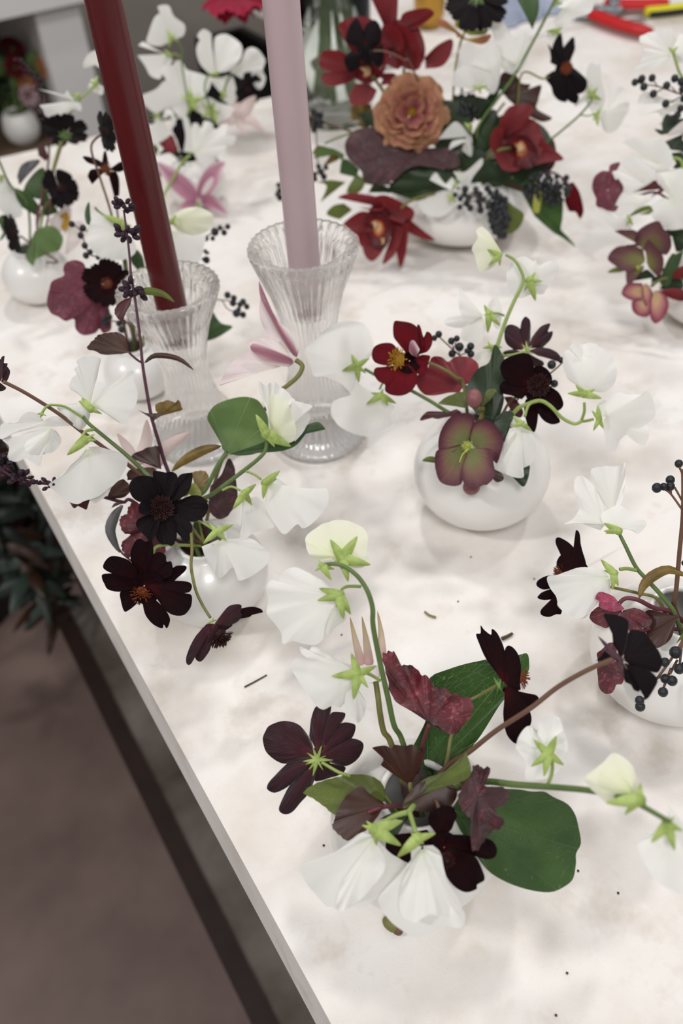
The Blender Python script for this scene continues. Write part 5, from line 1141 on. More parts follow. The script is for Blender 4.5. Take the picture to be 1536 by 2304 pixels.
orchid('dark red cream-throated orchid on the bowl beside the brown leaf', 6.0, ['@1160,680|1070,620 1150,560 1250,590 1285,700 1230,785 1120,775 1070,710', '1260,700|1280,640 1330,690 1385,745 1300,760 1230,780', '1190,650|1150,640 1200,570 1250,558 1285,620 1295,680 1270,740', '1110,640|1085,600 1090,560 1130,500 1200,488 1242,500 1220,560 1170,620', '1100,660|1070,720 1040,680 1060,600 1110,600', '1110,700|1060,720 1100,790 1160,800 1195,770 1150,720'], ['1180,690|1110,650 1150,630 1220,640 1262,700 1262,745 1220,790 1150,760'], ['1175,690|1158,686 1188,655 1212,690 1195,708 1165,706'], 'S: MM 1050,720 1140,690')
use('BC'); CUR['reg'] = 'S'
t = thing('heuchera_leaf', 'large dark purple leaf flecked with pink below the tan lisianthus', 'leaf', VASE['BC']['mouth'])
tube(t, 'petiole', 'stem_red', 'S: MM 760,720,4', 3, r0=1.4)
fan(t, 'blade', 'heuchera_dark', '720,690|560,600 480,595 420,605 380,640 365,690 380,740 440,800 450,840 490,862 540,868 600,840 660,790 720,775 820,790 890,780 900,740 860,690', 5.0, [4.6, 5.4, 5.6, 5.8, 5.4, 5], ruf=.03, bulge=.06)
t = thing('heuchera_leaf', 'dark purple leaf behind the cream throated orchid', 'leaf', VASE['BC']['mouth'])
tube(t, 'petiole', 'stem_red', 'S: MM 1200,720,3', 3, r0=1.2); fan(t, 'blade', 'heuchera_dark', '1220,700|1250,560 1300,620 1340,660 1350,740 1320,800 1250,820 1180,800', 5, 4.6)
cosmos('black cosmos with upright narrow petals in front of the red orchid by the mauve candle', 'BC', 'S', 7.5, ['450,230|415,220 375,190 385,130 410,92 425,95 455,160', '480,200|455,150 470,115 505,95 530,130 530,190 500,220', '430,270|400,240 365,270 370,310 390,335 430,310', '490,260|540,210 545,270 530,310 500,300', '440,200|420,160 430,250 480,300 500,240 480,180'], mat='cosmos_black', stem='MM 690,340,6 640,280,7 550,240,7.4 480,240,7.5', smat='stem_brown')
cosgen('large black cosmos at the top of the bowl on an upright olive stalk', 'BC', 1073, 0, 74, 6, (0, .55), 9, 'cosmos_black', 'MM 1020,200 1035,100 1073,10', smat='stem_olive', back=True)
cosmos('black cosmos with two tall petals and a rust tuft out beside the bowl', 'BC', 'O', 5.5, ['170,480|0,420 10,250 60,120 100,85 120,150 110,330', '190,470|110,290 190,180 245,125 265,200 260,280 220,400', '230,530|250,480 330,550 400,620 410,700 380,760 310,780 260,700', '180,560|300,780 320,830 280,900 180,830 160,700', '140,560|170,830 160,875 80,860 20,790 0,700 -60,600 30,520', '30,350|-40,200 0,330 40,450', ('180,540|60,480 120,380 220,420 270,540 250,660 150,700 50,620', dict(closed=True, dd=-.5, bulge=0))], mat='cosmos_black', stem='MM S: 1150,560,4 1190,345,5 1290,368,5.4 O: 60,540,5.5', smat='stem_olive', c='180,480', cr=75, cmat='anther_orange', cn=60)
use('BC'); CUR['reg'] = 'S'
t = thing('sweet_pea', 'bunched white sweet pea blossoms at the back of the bowl beside the long green stem', 'flower', VASE['BC']['mouth'])
tube(t, 'stem', 'stem_green', 'S: MM 980,640,4.5 1000,570,5 1100,430,5.4 1150,360,5.6 1240,200,5.8 1345,0,6 1370,-50,6', 4, r0=1.5, r1=1.2)
fan(t, 'leaf', 'leaf_green', '1240,140|1235,100 1170,0 1180,-40 1260,-30 1268,60 1245,110', 6, 6)
blossom(t, 5.8, [('1100,330|1050,110 1040,100 1090,85 1140,150 1150,180 1200,140 1222,230 1190,330 1150,350', {}), ('1010,400|870,310 910,210 960,205 1000,230 1060,190 1090,300 1080,400 1050,440 990,390', dict(bulge=.14)), '1160,300|1100,260 1110,190 1160,175 1215,150 1228,240 1190,335 1140,340', '1040,330|950,300 990,240 1040,210 1075,280 1080,380', '960,420|860,400 880,330 940,310 1000,380 970,430 870,442'], '990,410', '960,400 1000,440 1030,400')
blossom(t, 5.0, [('T: 640,60|600,50 700,-20 850,-20 840,80 740,120 650,150 570,150', {}), ('T: 590,200|520,240 560,300 640,240 660,160 580,150', {})], 'T: 600,20', 'T: 570,50 640,30 620,-30')
calyx(t, 'T: 590,215', 'T: 520,220 560,260 640,190 620,250', 5.5)
t = thing('sweet_pea', 'small folded white sweet pea between the lisianthus and the cream throated orchid', 'flower', VASE['BC']['mouth'])
tube(t, 'stem', 'stem_light', 'S: MM 940,640,5.5', 4, r0=1.1); blossom(t, 6.0, [('930,640|800,650 850,590 890,570 950,640 955,730 910,700', {}), '930,660|870,690 850,700 870,660 940,660 950,730'], '940,590', '920,570 960,570 955,620')
t = thing('sweet_pea', 'drooping white sweet pea against the front of the bowl beside the berries', 'flower', VASE['BC']['mouth'])
tube(t, 'stem', 'stem_light', 'S: MM 900,800,6 870,880,7.5', 4, r0=1.1); blossom(t, 7.4, [('860,890|760,840 790,805 830,860 870,830 890,940 820,1010 740,1000 700,940', {}), '900,850|870,800 930,800 1000,740 1005,770 960,830 940,880 880,870'], '865,925', '840,900 890,900 885,950 850,950')
use('BC'); CUR['reg'] = 'O'
t = thing('sweet_pea', 'sweet pea on a thin slanting stem out beside the bowl, calyxes facing us', 'flower', VASE['BC']['mouth'])
tube(t, 'stem', 'stem_green', 'S: MM 1250,700,4.5 O: 0,1310,5 300,1060,5.2 450,890,5.4 470,820,5.4', 4, r0=1.2, r1=.9)
tube(t, 'pedicel', 'stem_light', 'O: 340,1030 420,1040 510,1025', 5.2, 5.4, .7)
blossom(t, 4.6, [('480,800|400,560 450,420 540,450 570,420 575,600 630,800 590,950 460,980 380,860 290,930 270,900 390,760', dict(closed=True, bulge=.08))], '470,800', '420,690 545,700 590,860 400,850')
blossom(t, 4.6, [('640,980|680,670 780,690 850,740 740,860 690,960', {}), ('540,1040|590,940 640,980 720,960 780,900 890,880 905,950 850,1060 780,1180 680,1240 600,1200 580,1100', dict(bulge=.12))], '525,1030', '590,930 470,1000 545,1165 480,1100')
t = thing('hellebore_flower', 'small peach and green ruffled flower behind the bunched white sweet peas', 'flower', VASE['BC']['mouth'])
CUR['reg'] = 'Y'; tube(t, 'stem', 'stem_olive', 'S: MM 900,300,3 Y: 1200,250,3', 3, r0=1.2)
fan(t, 'petal', 'peach', '1230,260|1050,180 1040,130 1090,140 1150,220 1180,260 1330,300 1390,260 1380,230 1300,280', 3, 3, ruf=.08); fan(t, 'petal', 'leaf_yellow', '1250,240|1150,180 1160,120 1250,160 1290,200 1370,200 1350,235 1280,240', 3.2, 3.2, ruf=.1)
for lab, args, d in (('dense bunch of black berries hanging down the front of the bowl', [(1000, 930, 130, 60, 26, 15), (1085, 1020, 48, 90, 26, 17)], 8), ('brown stalked bunch of black berries on the table side of the cream throated orchid', [(1310, 880, 110, 70, 40, 14)], 6.5), ('shadowed bunch of black berries behind the tan lisianthus', [(930, 510, 75, 75, 34, 14)], 4), ('ochre leaved berry twig between the mauve candle and the bowl', [(230, 560, 32, 50, 9, 14), (240, 800, 50, 40, 7, 14), (55, 895, 12, 40, 4, 14)], 5)):
    use('BC'); t = thing('berry_sprig', lab, 'berries', VASE['BC']['mouth'])
    tube(t, 'stem', 'stem_brown', 'S: MM %d,%d,%f' % (args[0][0], args[0][1], d - .5), d, r0=1.0)
    for a in args: bunch(t, 'S', *a, d)
    if lab.startswith('ochre'):
        for s in ('300,720|210,720 240,680 310,700 340,740 260,780', '260,600|200,600 195,540 240,530 265,570'): fan(t, 'leaf', 'leaf_ochre', s, 4.8, 4.6)
        tube(t, 'twig', 'stem_brown', 'S: 240,800 230,600 225,530', 5, 5, .7); tube(t, 'twig', 'stem_green', 'S: 420,610 330,645 270,670', 5, 5, .9); tube(t, 'twig', 'stem_brown', 'S: 240,800 140,870 60,890', 5, 5, .6)
use('BC'); CUR['reg'] = 'S'
t = thing('leafy_sprig', 'green leaves spreading from the bowl towards the mauve candle', 'leaves', VASE['BC']['mouth'])
tube(t, 'stem', 'stem_green', 'S: MM 500,860,5 390,780,5.2 330,720,5.2', 4, r0=1.2)
for s, mt in (('420,830|340,810 350,750 380,745 430,790', 'leaf_green'), ('380,870|370,900 430,900 460,850 420,810', 'leaf_olive'), ('370,850|250,945 280,870 240,850 300,840', 'leaf_olive'), ('400,980|340,1025 280,1000 310,960 360,950', 'leaf_olive'), ('330,720|220,740 240,690 300,690 360,720 350,750', 'leaf_pale'), ('480,900|470,910 500,860 560,870 600,900', 'leaf_dark')): fan(t, 'leaf', mt, s, 5.4, [5.2, 5.6, 5.2])
fan(t, 'leaf', 'leaf_ochre', '430,560|395,560 395,500 450,480 490,500 480,590 420,590', 3.5, 3.5); fan(t, 'leaf', 'leaf_dark', '480,560|410,530 440,525 500,530 500,585 440,580', 4, 4)
t = thing('leafy_sprig', 'long pointed deep green leaf trailing from the bowl to the table', 'leaves', VASE['BC']['mouth'])
tube(t, 'stem', 'stem_green', 'S: MM 1150,830,5', 4, r0=1.2)
fan(t, 'leaf', 'leaf_deep', '1180,880|1210,840 1290,850 1370,900 1382,1000 1370,1070 1400,1100 1440,1152 1380,1110 1330,1080 1250,1010', 6.2, [6.4, 5.8, 5.4, 6], bulge=.05)
fan(t, 'leaf', 'leaf_olive', '1110,980|1105,920 1150,960 1200,1000 1180,1060 1140,1090 1110,1090', 6.8, 6.8); fan(t, 'leaf', 'leaf_yellow', '1255,830|1250,900 1240,980 1270,990 1285,900', 7, 7)
for s in ('720,860|540,800 620,770 760,780 860,810 900,900 800,950 680,930 580,900', '960,800|850,780 900,720 1000,700 1060,780 1020,860 900,870', '1180,700|1030,640 1060,560 1160,530 1300,600 1330,720 1240,840 1100,850 1030,760', '820,600|700,560 760,480 900,480 960,600 900,700 780,700', '560,640|440,560 520,500 640,520 680,640 600,740 480,700', '980,730|955,640 1000,560 1060,510 1085,560 1075,650 1030,710', '1010,840|1000,800 1030,750 1100,740 1140,800 1120,860 1060,870', '900,860|700,880 620,880 560,900 600,830 700,790 850,790 900,800', '700,930|600,900 640,840 760,800 760,900', '1100,870|1040,880 1100,800 1230,800 1260,850 1200,900', '930,520|860,560 880,460 980,450 1050,480 1000,560', '1090,420|1010,600 1000,500 1090,380 1120,430'): fan(t, 'leaf', 'leaf_dark', s, 4.6, [4.2, 4.8, 4.4])
t = thing('brown_leaf', 'jagged brown leaf standing up behind the cream throated orchid', 'leaf', VASE['BC']['mouth'])
tube(t, 'petiole', 'stem_brown', 'S: MM 1110,480,3.5', 3, r0=1.1); fan(t, 'blade', 'leaf_brown', '1110,450|1080,400 1100,340 1160,350 1185,390 1230,395 1220,420 1280,398 1265,470 1260,510 1330,552 1280,570 1200,530', 3.6, [3.6, 3.2, 3.6], ruf=.03)
t = thing('orchid_flower', 'single drooping dark red petal at the outer side of the bowl', 'flower', VASE['BC']['mouth'])
tube(t, 'stem', 'stem_red', 'S: MM 1300,800,4.5 1400,870,5', 4, r0=1.1); fan(t, 'tepal', 'cosmos_red', '1395,860|1390,940 1410,985 1440,990 1462,1022 1478,980 1460,900 1430,850', 5.2, 5.2)
fan(t, 'tepal', 'cosmos_red', '1130,850|1090,820 1150,870 1210,910 1200,890', 5.2, 5.2)

# ================================================================== bowl at the side, mostly out of view
use('BR'); CUR['reg'] = 'P'
t = thing('hellebore_flower', 'dull green and mauve hellebore flower above the pink edged hellebore', 'flower', VASE['BR']['mouth'])
tube(t, 'stem', 'stem_olive', 'P: MM 1150,1500,3 950,1400,3.6', 2, r0=1.6)
for s in ('900,1220|550,1030 650,1015 800,1030 830,1080 800,1180 680,1200', '950,1300|790,1150 830,1030 960,940 1080,910 1150,1000 1230,1100 1240,1220 1180,1320 1090,1280', '920,1440|690,1520 690,1600 710,1680 780,1640 900,1500', '930,1400|900,1250 780,1205 600,1215 510,1280 470,1370 560,1450 680,1520 800,1500', '950,1440|920,1200 960,1130 1060,1240 1140,1340 1130,1500 1090,1580 1040,1560 980,1490'): fan(t, 'tepal', 'hellebore_dull', s, 4, [4.4, 4.8, 4.4], bulge=-.1)
lance(t, 'leaf', 'leaf_olive', 'P: 680,1490 570,1500 465,1530', 70, 3.8, 3.8); disc(t, '840,1470', 40, 4.3, 'stamen_green', 20, name='stamens')
t = thing('hellebore_flower', 'cupped cream hellebore with pink edges hanging lowest over the table', 'flower', VASE['BR']['mouth'])
tube(t, 'stem', 'stem_olive', 'P: MM 1200,1600,3.4 1000,1700,4.4', 2, r0=1.4)
for s in ('930,1850|760,1880 770,1990 850,2060 970,2060 1010,1900', '900,1760|890,1660 720,1660 650,1740 650,1810 760,1870 890,1870', '1030,1750|1000,1850 980,2030 1010,2120 1060,2150 1150,2080 1210,1950 1190,1830 1100,1750', '920,1660|890,1700 890,1820 950,1980 1000,1880 1020,1780 960,1680'): fan(t, 'tepal', 'hellebore_pink', s, 5, [5.2, 5, 5.2], bulge=.16, ruf=.01)
t = thing('sweet_pea', 'crowded white sweet pea blossoms of the side bowl above the dull hellebore', 'flower', VASE['BR']['mouth'])
tube(t, 'stem', 'stem_light', 'P: MM 1350,700,3 1380,230,3.4 1300,140,3.4 1250,150,3.4', 2, r0=1.3)
blossom(t, 3.6, [('900,450|640,230 700,170 800,110 860,150 960,200 1040,290 1040,400 900,500 760,550 640,450 600,390 530,340 540,300 600,290', dict(bulge=.14)), ('T: 1300,1150|1060,1000 1130,970 1250,990 1340,980 1400,1060 1410,1160 1300,1190 1180,1110', {})])
blossom(t, 3.8, [('1250,650|1050,400 1070,260 1250,280 1380,270 1500,400 1500,900 1385,1000 1220,1020 1120,960 1010,860 980,720 1150,620', dict(bulge=.14, ruf=.07)), '1200,500|1100,330 1180,300 1280,420 1330,600 1230,640'])
blossom(t, 3.4, ['800,700|560,720 620,600 700,540 830,590 1060,620 900,720 760,820', '700,900|350,770 380,740 480,790 600,870 700,800 740,850 760,1000 620,1030 520,990 430,880'], '740,900', '700,820 690,960 780,960 770,860')
t = thing('sweet_pea', 'white sweet pea blossoms behind the loose black berries, near the red pliers', 'flower', VASE['BR']['mouth'])
CUR['reg'] = 'O'; tube(t, 'stem', 'stem_light', 'O: MM 1600,900,1 1480,500,1.5 1420,300,1.6', 1, r0=1.2)
blossom(t, 1.4, [('1410,320|1030,180 1040,120 1180,70 1350,30 1420,60 1430,200', {}), ('1410,300|1440,200 1500,80 1600,150 1600,400 1450,420', {}), ('1400,330|1300,480 1100,510 980,490 1050,420 1080,280 1150,270 1250,300', dict(bulge=.14))], '1415,290', '1365,235 1480,230 1440,340')
blossom(t, 1.2, ['1460,900|1000,900 1040,790 1120,770 1300,850 1500,870 1560,980 1400,1010 1200,1010 1010,1050', '1300,1100|1250,1000 1330,1000 1400,1030 1300,1140 1250,1140'])
t = thing('berry_sprig', 'loose black berries on thin twigs high above the maroon bud', 'berries', VASE['BR']['mouth'])
tube(t, 'stem', 'stem_brown', 'O: MM 1640,1000,2 1536,810,2.6 1450,770,2.6 1300,715,2.6 1180,685,2.6 1080,680,2.6', 2, r0=.9, r1=.5)
for a in ('1500,820 1390,885', '1240,700 1190,620', '1310,720 1200,780', '1460,770 1400,700', '1110,690 1000,650', '1080,680 1060,620', '1530,800 1500,640'): tube(t, 'twig', 'stem_brown', 'O: ' + a, 2.6, 2.6, .5, sub=3)
berries(t, '975,650,40 1055,610,44 1080,703,44 1175,600,42 1345,688,44 1190,785,44 1335,900,44 1440,605,44 1520,640,48 1510,955,42 1470,1035,42 1410,1070,38 1530,730,42 1540,840,40', 2.7)
t = thing('heuchera_leaf', 'rounded maroon leaf standing out beside the white blossoms of the side bowl', 'leaf', VASE['BR']['mouth'])
CUR['reg'] = 'P'; tube(t, 'petiole', 'stem_red', 'P: MM 1200,640,2 800,600,2.4 560,540,2.6', 2, r0=1.1)
fan(t, 'blade', 'heuchera_wine', '470,530|280,490 310,370 400,300 490,300 490,250 530,210 620,195 600,260 540,300 560,400 610,400 665,510 620,640 580,780 500,790 400,760 330,720 330,640 300,570', 2.8, [2.2, 2.6, 2.2, 2.6], closed=True, bulge=.16, ruf=.02)
t = thing('leafy_sprig', 'dark leaves and maroon tips among the white blossoms of the side bowl', 'leaves', VASE['BR']['mouth'])
tube(t, 'stem', 'stem_green', 'P: MM 1300,900,1.5 1350,500,1.8', 1, r0=1.2)
fan(t, 'leaf', 'leaf_maroon', '1100,520|770,550 900,490 1040,410 1090,460 1165,520 1120,560 980,615', 3.2, 3.2); fan(t, 'leaf', 'leaf_olive', '1000,760|710,860 830,760 970,715 1020,780 1000,820 850,830', 3.8, 3.8)
fan(t, 'leaf', 'leaf_dark', 'O: 1536,1250|1200,1190 1240,1240 1300,1260 1290,1130 1350,1020 1440,1080 1600,1100 1600,1450 1480,1450 1380,1430 1310,1350', 1.6, 1.6); fan(t, 'leaf', 'leaf_dark', '1300,200|1240,80 1390,80 1400,270 1260,260', 2.2, 2.2)
fan(t, 'leaf', 'leaf_green', '1300,1300|1400,1270 1300,1550 1200,1700 1100,1640 1180,1420 1250,1300', 3.4, 3.4); fan(t, 'leaf', 'leaf_dark', '1000,1600|760,1640 920,1500 1000,1530 1050,1600 1000,1680', 3.6, 3.6); fan(t, 'leaf', 'leaf_dark', '1250,1100|1150,1020 1390,1000 1400,1250 1300,1280', 2.6, 2.6)
fan(t, 'leaf', 'leaf_dark', '1150,1650|1000,1640 1100,1560 1300,1600 1380,1640 1370,1730 1100,1740', 3.2, 3.2)
t = thing('orchid_flower', 'crimson petal pointing across beside the cupped cream hellebore', 'flower', VASE['BR']['mouth'])
tube(t, 'stem', 'stem_red', 'P: MM 1450,1750,4', 3, r0=1.2); lance(t, 'tepal', 'orchid', 'P: 1450,1830 1280,1790 1100,1765', 150, 4.8, 5, sh=.7); lance(t, 'tepal', 'orchid', 'P: 1450,1500 1350,1540 1265,1600', 150, 3.8, 4, sh=.7)
t = thing('clematis_flower', 'pale pink pointed tepals against the dark leaf near the loose black berries', 'flower', VASE['BR']['mouth'])
CUR['reg'] = 'O'; tube(t, 'stem', 'stem_olive', 'O: MM 1620,1250,1.8', 1, r0=1.0); lance(t, 'tepal', 'clematis_white', 'O: 1620,1120 1500,1190 1350,1268', 130, 2.2, 2.6, sh=.6); lance(t, 'tepal', 'clematis_white', 'O: 1640,1180 1600,1250 1530,1330', 130, 2.2, 2.6, sh=.6)

# ================================================================== behind the bowl and beyond the table
gp = on_z(757, 262, 0); gx, gy = gp.x, gp.y
t = thing('glass_vase', 'clear straight glass vase of water with green stems behind the red orchids', 'vase', (gx, gy, TOP))
Rg = .049; Hg = .165
part('glass', *lathe([(.001, .003), (Rg * .9, .003), (Rg * .98, 0), (Rg, .003), (Rg, Hg * .5), (Rg, Hg - .001), (Rg - .001, Hg), (Rg - .0022, Hg - .001), (Rg - .0025, Hg * .5), (Rg - .0025, .010), (.001, .009)], 48, gx, gy, TOP + .0005), 'clear_glass', t)
part('water', *lathe([(.001, .0095), (Rg - .0032, .0105), (Rg - .0032, Hg * .72), (.001, Hg * .72)], 48, gx, gy, TOP + .0005), 'water', t)
def free_tube(t, name, mat, P, r0, r1=None): return part(name, *tube_vf([Vector(p) for p in P], r0, r1 or r0, 8, 6), mat, t)
for i, (a, l) in enumerate(((.3, (-.012, .0)), (1.5, (.014, .01)), (2.7, (.0, -.014)), (4.1, (-.02, .016)), (5.3, (.024, -.01)))):
    t = thing('cut_stem', 'thick green flower stem standing in the water of the glass vase', 'stem', (gx, gy, TOP + .02), 'green stems in the glass vase')
    x0, y0 = gx + .022 * math.cos(a), gy + .022 * math.sin(a)
    free_tube(t, 'stalk', 'stem_green', [(x0, y0, TOP + .018), (x0 * .5 + gx * .5 + l[0] * .3, y0 * .5 + gy * .5 + l[1] * .3, TOP + .10), (gx + l[0] * 1.2, gy + l[1] * 1.2, TOP + .2), (gx + l[0] * 3, gy + l[1] * 3, TOP + .32)], .0042, .0035)
    lv, lf, lu = lance_vf([Vector((gx + l[0] * 1.2, gy + l[1] * 1.2, TOP + .2)), Vector((gx + l[0] * 2.6, gy + l[1] * 2.6, TOP + .24)), Vector((gx + l[0] * 4.2, gy + l[1] * 4.2, TOP + .23))], .03); part('leaf', lv, lf, 'leaf_green', t, lu)
# crimson flower arching from the glass vase, seen between the candles
fc = on_y(528, 4, 1.06)
t = thing('crimson_flower', 'large blurred crimson flower hanging between the candles at the top', 'flower', (gx, gy, TOP + .15))
free_tube(t, 'stem', 'stem_green', [(gx - .01, gy, TOP + .03), (gx - .02, gy + .01, TOP + .2), (gx - .06, gy + .02, TOP + .36), (fc.x + .05, fc.y, fc.z + .10), (fc.x, fc.y, fc.z + .03)], .003)
Rf = 72 * pxm(fc)
for ring, (n_, rr, hh) in enumerate(((7, 1.0, -.25), (6, .75, -.35), (5, .5, -.45))):
    for i in range(n_):
        a0 = 2 * math.pi * (i + .4 * ring) / n_; rim = []
        for j in range(9):
            f_ = j / 8 * 2 - 1; a = a0 + f_ * .55; q_ = Rf * rr * (1 - .25 * f_ ** 4)
            rim.append(fc + Vector((q_ * math.cos(a), q_ * math.sin(a) * .9, Rf * (hh + .25 * abs(f_) - .2 * ring * .3))))
        fan3('petal', t, 'crimson', fc + Vector((0, 0, Rf * .25)), rim, bulge=.15, ruf=.05, m=6, n=28)

# pliers, yellow tool, bits on the far table
def slab(t, name, mat, P, wd, th, z):
    """flat bar with rounded outline along table points P (pixels)"""
    W3 = [on_z(x, y, z) for x, y in P]; S = catmull(W3, 18, False); V, F = [], []; n = len(S)
    for i, p in enumerate(S):
        tn = (S[min(i + 1, n - 1)] - S[max(i - 1, 0)]).normalized(); s = Vector((-tn.y, tn.x, 0))
        f_ = i / (n - 1); ww = wd * (1 if .06 < f_ < .94 else .6)
        for a in range(8):
            an = 2 * math.pi * a / 8; V.append(p + s * (ww / 2 * math.cos(an)) + Vector((0, 0, th / 2 * math.sin(an) + th / 2)))
    for i in range(n - 1):
        for a in range(8): b_ = (a + 1) % 8; F.append((i * 8 + a, i * 8 + b_, (i + 1) * 8 + b_, (i + 1) * 8 + a))
    F.append(tuple(reversed(range(8)))); F.append(tuple(range((n - 1) * 8, n * 8))); return part(name, V, F, mat, t)
pl = on_z(1345, 45, 0)
t = thing('pliers', 'red handled pliers lying open on the table', 'pliers', pl)
slab(t, 'handle', 'rubber_red', [(1330, 42), (1350, 50), (1400, 68), (1460, 84)], .030, .014, .006); slab(t, 'handle', 'rubber_red', [(1360, 16), (1400, 20), (1450, 20), (1500, 18)], .034, .014, .006)
slab(t, 'jaw', 'steel', [(1400, 32), (1370, 30), (1340, 30), (1300, 42)], .020, .012, .002); slab(t, 'jaw', 'steel', [(1400, 32), (1370, 38), (1340, 44), (1290, 44)], .014, .010, .002)
pv = on_z(1378, 31, 0); part('pivot', *lathe([(.001, 0), (.011, 0), (.011, .016), (.009, .018), (.001, .018)], 20, pv.x, pv.y, TOP + .002), 'steel', t)
t = thing('craft_knife', 'yellow handled knife lying behind the red pliers', 'knife', on_z(1480, 40, 0))
slab(t, 'handle', 'plastic_yellow', [(1450, 38), (1490, 34), (1540, 28), (1600, 22)], .026, .014, .002); slab(t, 'blade', 'steel', [(1455, 42), (1430, 46), (1400, 50)], .012, .003, .004); slab(t, 'grip_strip', 'plastic_black', [(1460, 42), (1500, 38), (1560, 30)], .006, .010, .009)
t = thing('folded_cloth', 'crumpled pale blue cloth lying behind the bowl', 'cloth', on_z(1150, 30, 0))
V, F = [], []; ca = on_z(1145, 28, 0)
for i in range(13):
    for j in range(13):
        x, y = (i / 12 - .5) * .16, (j / 12 - .5) * .12; e = min(i, j, 12 - i, 12 - j) / 6
        V.append((ca.x + x + .006 * math.sin(j * 1.3), ca.y + y + .006 * math.sin(i * 1.7), TOP + .001 + .03 * e ** .6 + .007 * math.sin(i * 1.9 + j) * (e > 0)))
for i in range(12):
    for j in range(12): a = i * 13 + j; F.append((a, a + 1, a + 14, a + 13))
part('cloth', V, F, 'cloth_blue', t)
gc = on_z(965, 60, 0)
t = thing('gold_cup', 'small gold rimmed cup behind the red orchids', 'cup', gc)
part('body', *lathe([(.001, .002), (.018, 0), (.024, .02), (.028, .07), (.028, .09), (.026, .09), (.026, .07), (.022, .02), (.001, .006)], 32, gc.x, gc.y, TOP), 'gold', t)

# grey cabinet with an open front beyond the table, a flower arrangement inside
YC = 2.0
def at(px, py): p = on_y(px, py, YC); return p
xr0, xr1 = at(85, 60).x, at(188, 60).x; zt = at(40, 30).z
t = thing('open_cabinet', 'light grey open fronted cabinet beyond the table holding blurred flowers', 'cabinet', (xr0 - .3, YC + .2, 0))
xl = xr0 - .75
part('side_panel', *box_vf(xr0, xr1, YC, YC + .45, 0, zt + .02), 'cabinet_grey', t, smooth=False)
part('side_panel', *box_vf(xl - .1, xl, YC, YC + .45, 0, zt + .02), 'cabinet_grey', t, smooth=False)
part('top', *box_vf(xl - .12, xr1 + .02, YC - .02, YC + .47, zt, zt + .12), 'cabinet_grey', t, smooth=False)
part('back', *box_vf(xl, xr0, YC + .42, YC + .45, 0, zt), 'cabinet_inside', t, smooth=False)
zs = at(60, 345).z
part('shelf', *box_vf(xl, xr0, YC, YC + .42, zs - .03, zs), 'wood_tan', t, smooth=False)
pc = at(74, 330); px_, py_ = pc.x, YC + .06; zs2 = zs
t = thing('flower_pot', 'round white pot inside the grey cabinet', 'pot', (px_, py_, zs2))
part('body', *lathe([(.001, 0), (.022, 0), (.036, .015), (.041, .035), (.037, .058), (.029, .07), (.026, .07), (.032, .055), (.032, .02), (.001, .008)], 36, px_, py_, zs2), 'ceramic', t)
rs = random.Random(3)
KIND = [('peach rose', 'peach', 'peach coloured rose in the blurred arrangement inside the cabinet'), ('burgundy', 'cosmos_red', 'burgundy flower in the blurred arrangement inside the cabinet'), ('pink', 'clematis', 'pink flower in the blurred arrangement inside the cabinet')]
for i, (fx, fy, rpx, k) in enumerate(((105, 150, 26, 0), (122, 190, 22, 0), (65, 215, 22, 2), (60, 190, 20, 0), (28, 105, 26, 1), (35, 150, 24, 1), (85, 235, 18, 2))):
    p = on_y(fx, fy, YC + .06 + rs.uniform(-.04, .05)); R_ = rpx * pxm(p)
    t = thing('round_flower', KIND[k][2], 'flower', (px_, py_, zs2 + .09), KIND[k][0] + ' flowers in the cabinet arrangement')
    free_tube(t, 'stem', 'stem_green', [(px_ + rs.uniform(-.02, .02), py_ + rs.uniform(-.02, .02), zs2 + .03), ((px_ + p.x) / 2, (py_ + p.y) / 2, (zs2 + .1 + p.z) / 2), tuple(p)], .003)
    fd = (Vector((p.x - px_, p.y - py_ - .15, .06 + p.z - zs2 - .1))).normalized(); q = fd.to_track_quat('Z', 'Y').to_matrix()
    for ring, (n_, rr, hh) in enumerate(((7, 1.0, .1), (5, .7, .35), (4, .4, .5))):
        for j in range(n_):
            a0 = 2 * math.pi * (j + .4 * ring) / n_; rim = []
            for m_ in range(7):
                f_ = m_ / 6 * 2 - 1; a = a0 + f_ * .6; g_ = R_ * rr * (1 - .25 * f_ ** 4); rim.append(p + q @ Vector((g_ * math.cos(a), g_ * math.sin(a), R_ * hh)))
            fan3('petal', t, KIND[k][1], p - fd * R_ * .2, rim, bulge=-.15, ruf=.04, m=4, n=16)
t = thing('leafy_sprig', 'mixed green foliage of the blurred arrangement inside the cabinet', 'leaves', (px_, py_, zs2 + .09))
for i in range(60):
    fx, fy = rs.uniform(-30, 110), rs.uniform(90, 270); p = on_y(fx, fy, YC + .12 + rs.uniform(-.06, .12)); b0 = Vector((px_, py_, zs2 + .1)).lerp(p, .55); r_ = rs.uniform(.02, .035)
    lv, lf, lu = lance_vf([b0, b0.lerp(p, .5) + Vector((0, 0, .01)), p], r_, n=6, m=2); part('leaf', lv, lf, rs.choice(('leaf_dark', 'leaf_green', 'leaf_dark', 'leaf_olive', 'leaf_pale')), t, lu)
    if i % 4 == 0: free_tube(t, 'stem', 'stem_green', [(px_, py_, zs2 + .04), tuple(b0)], .002)
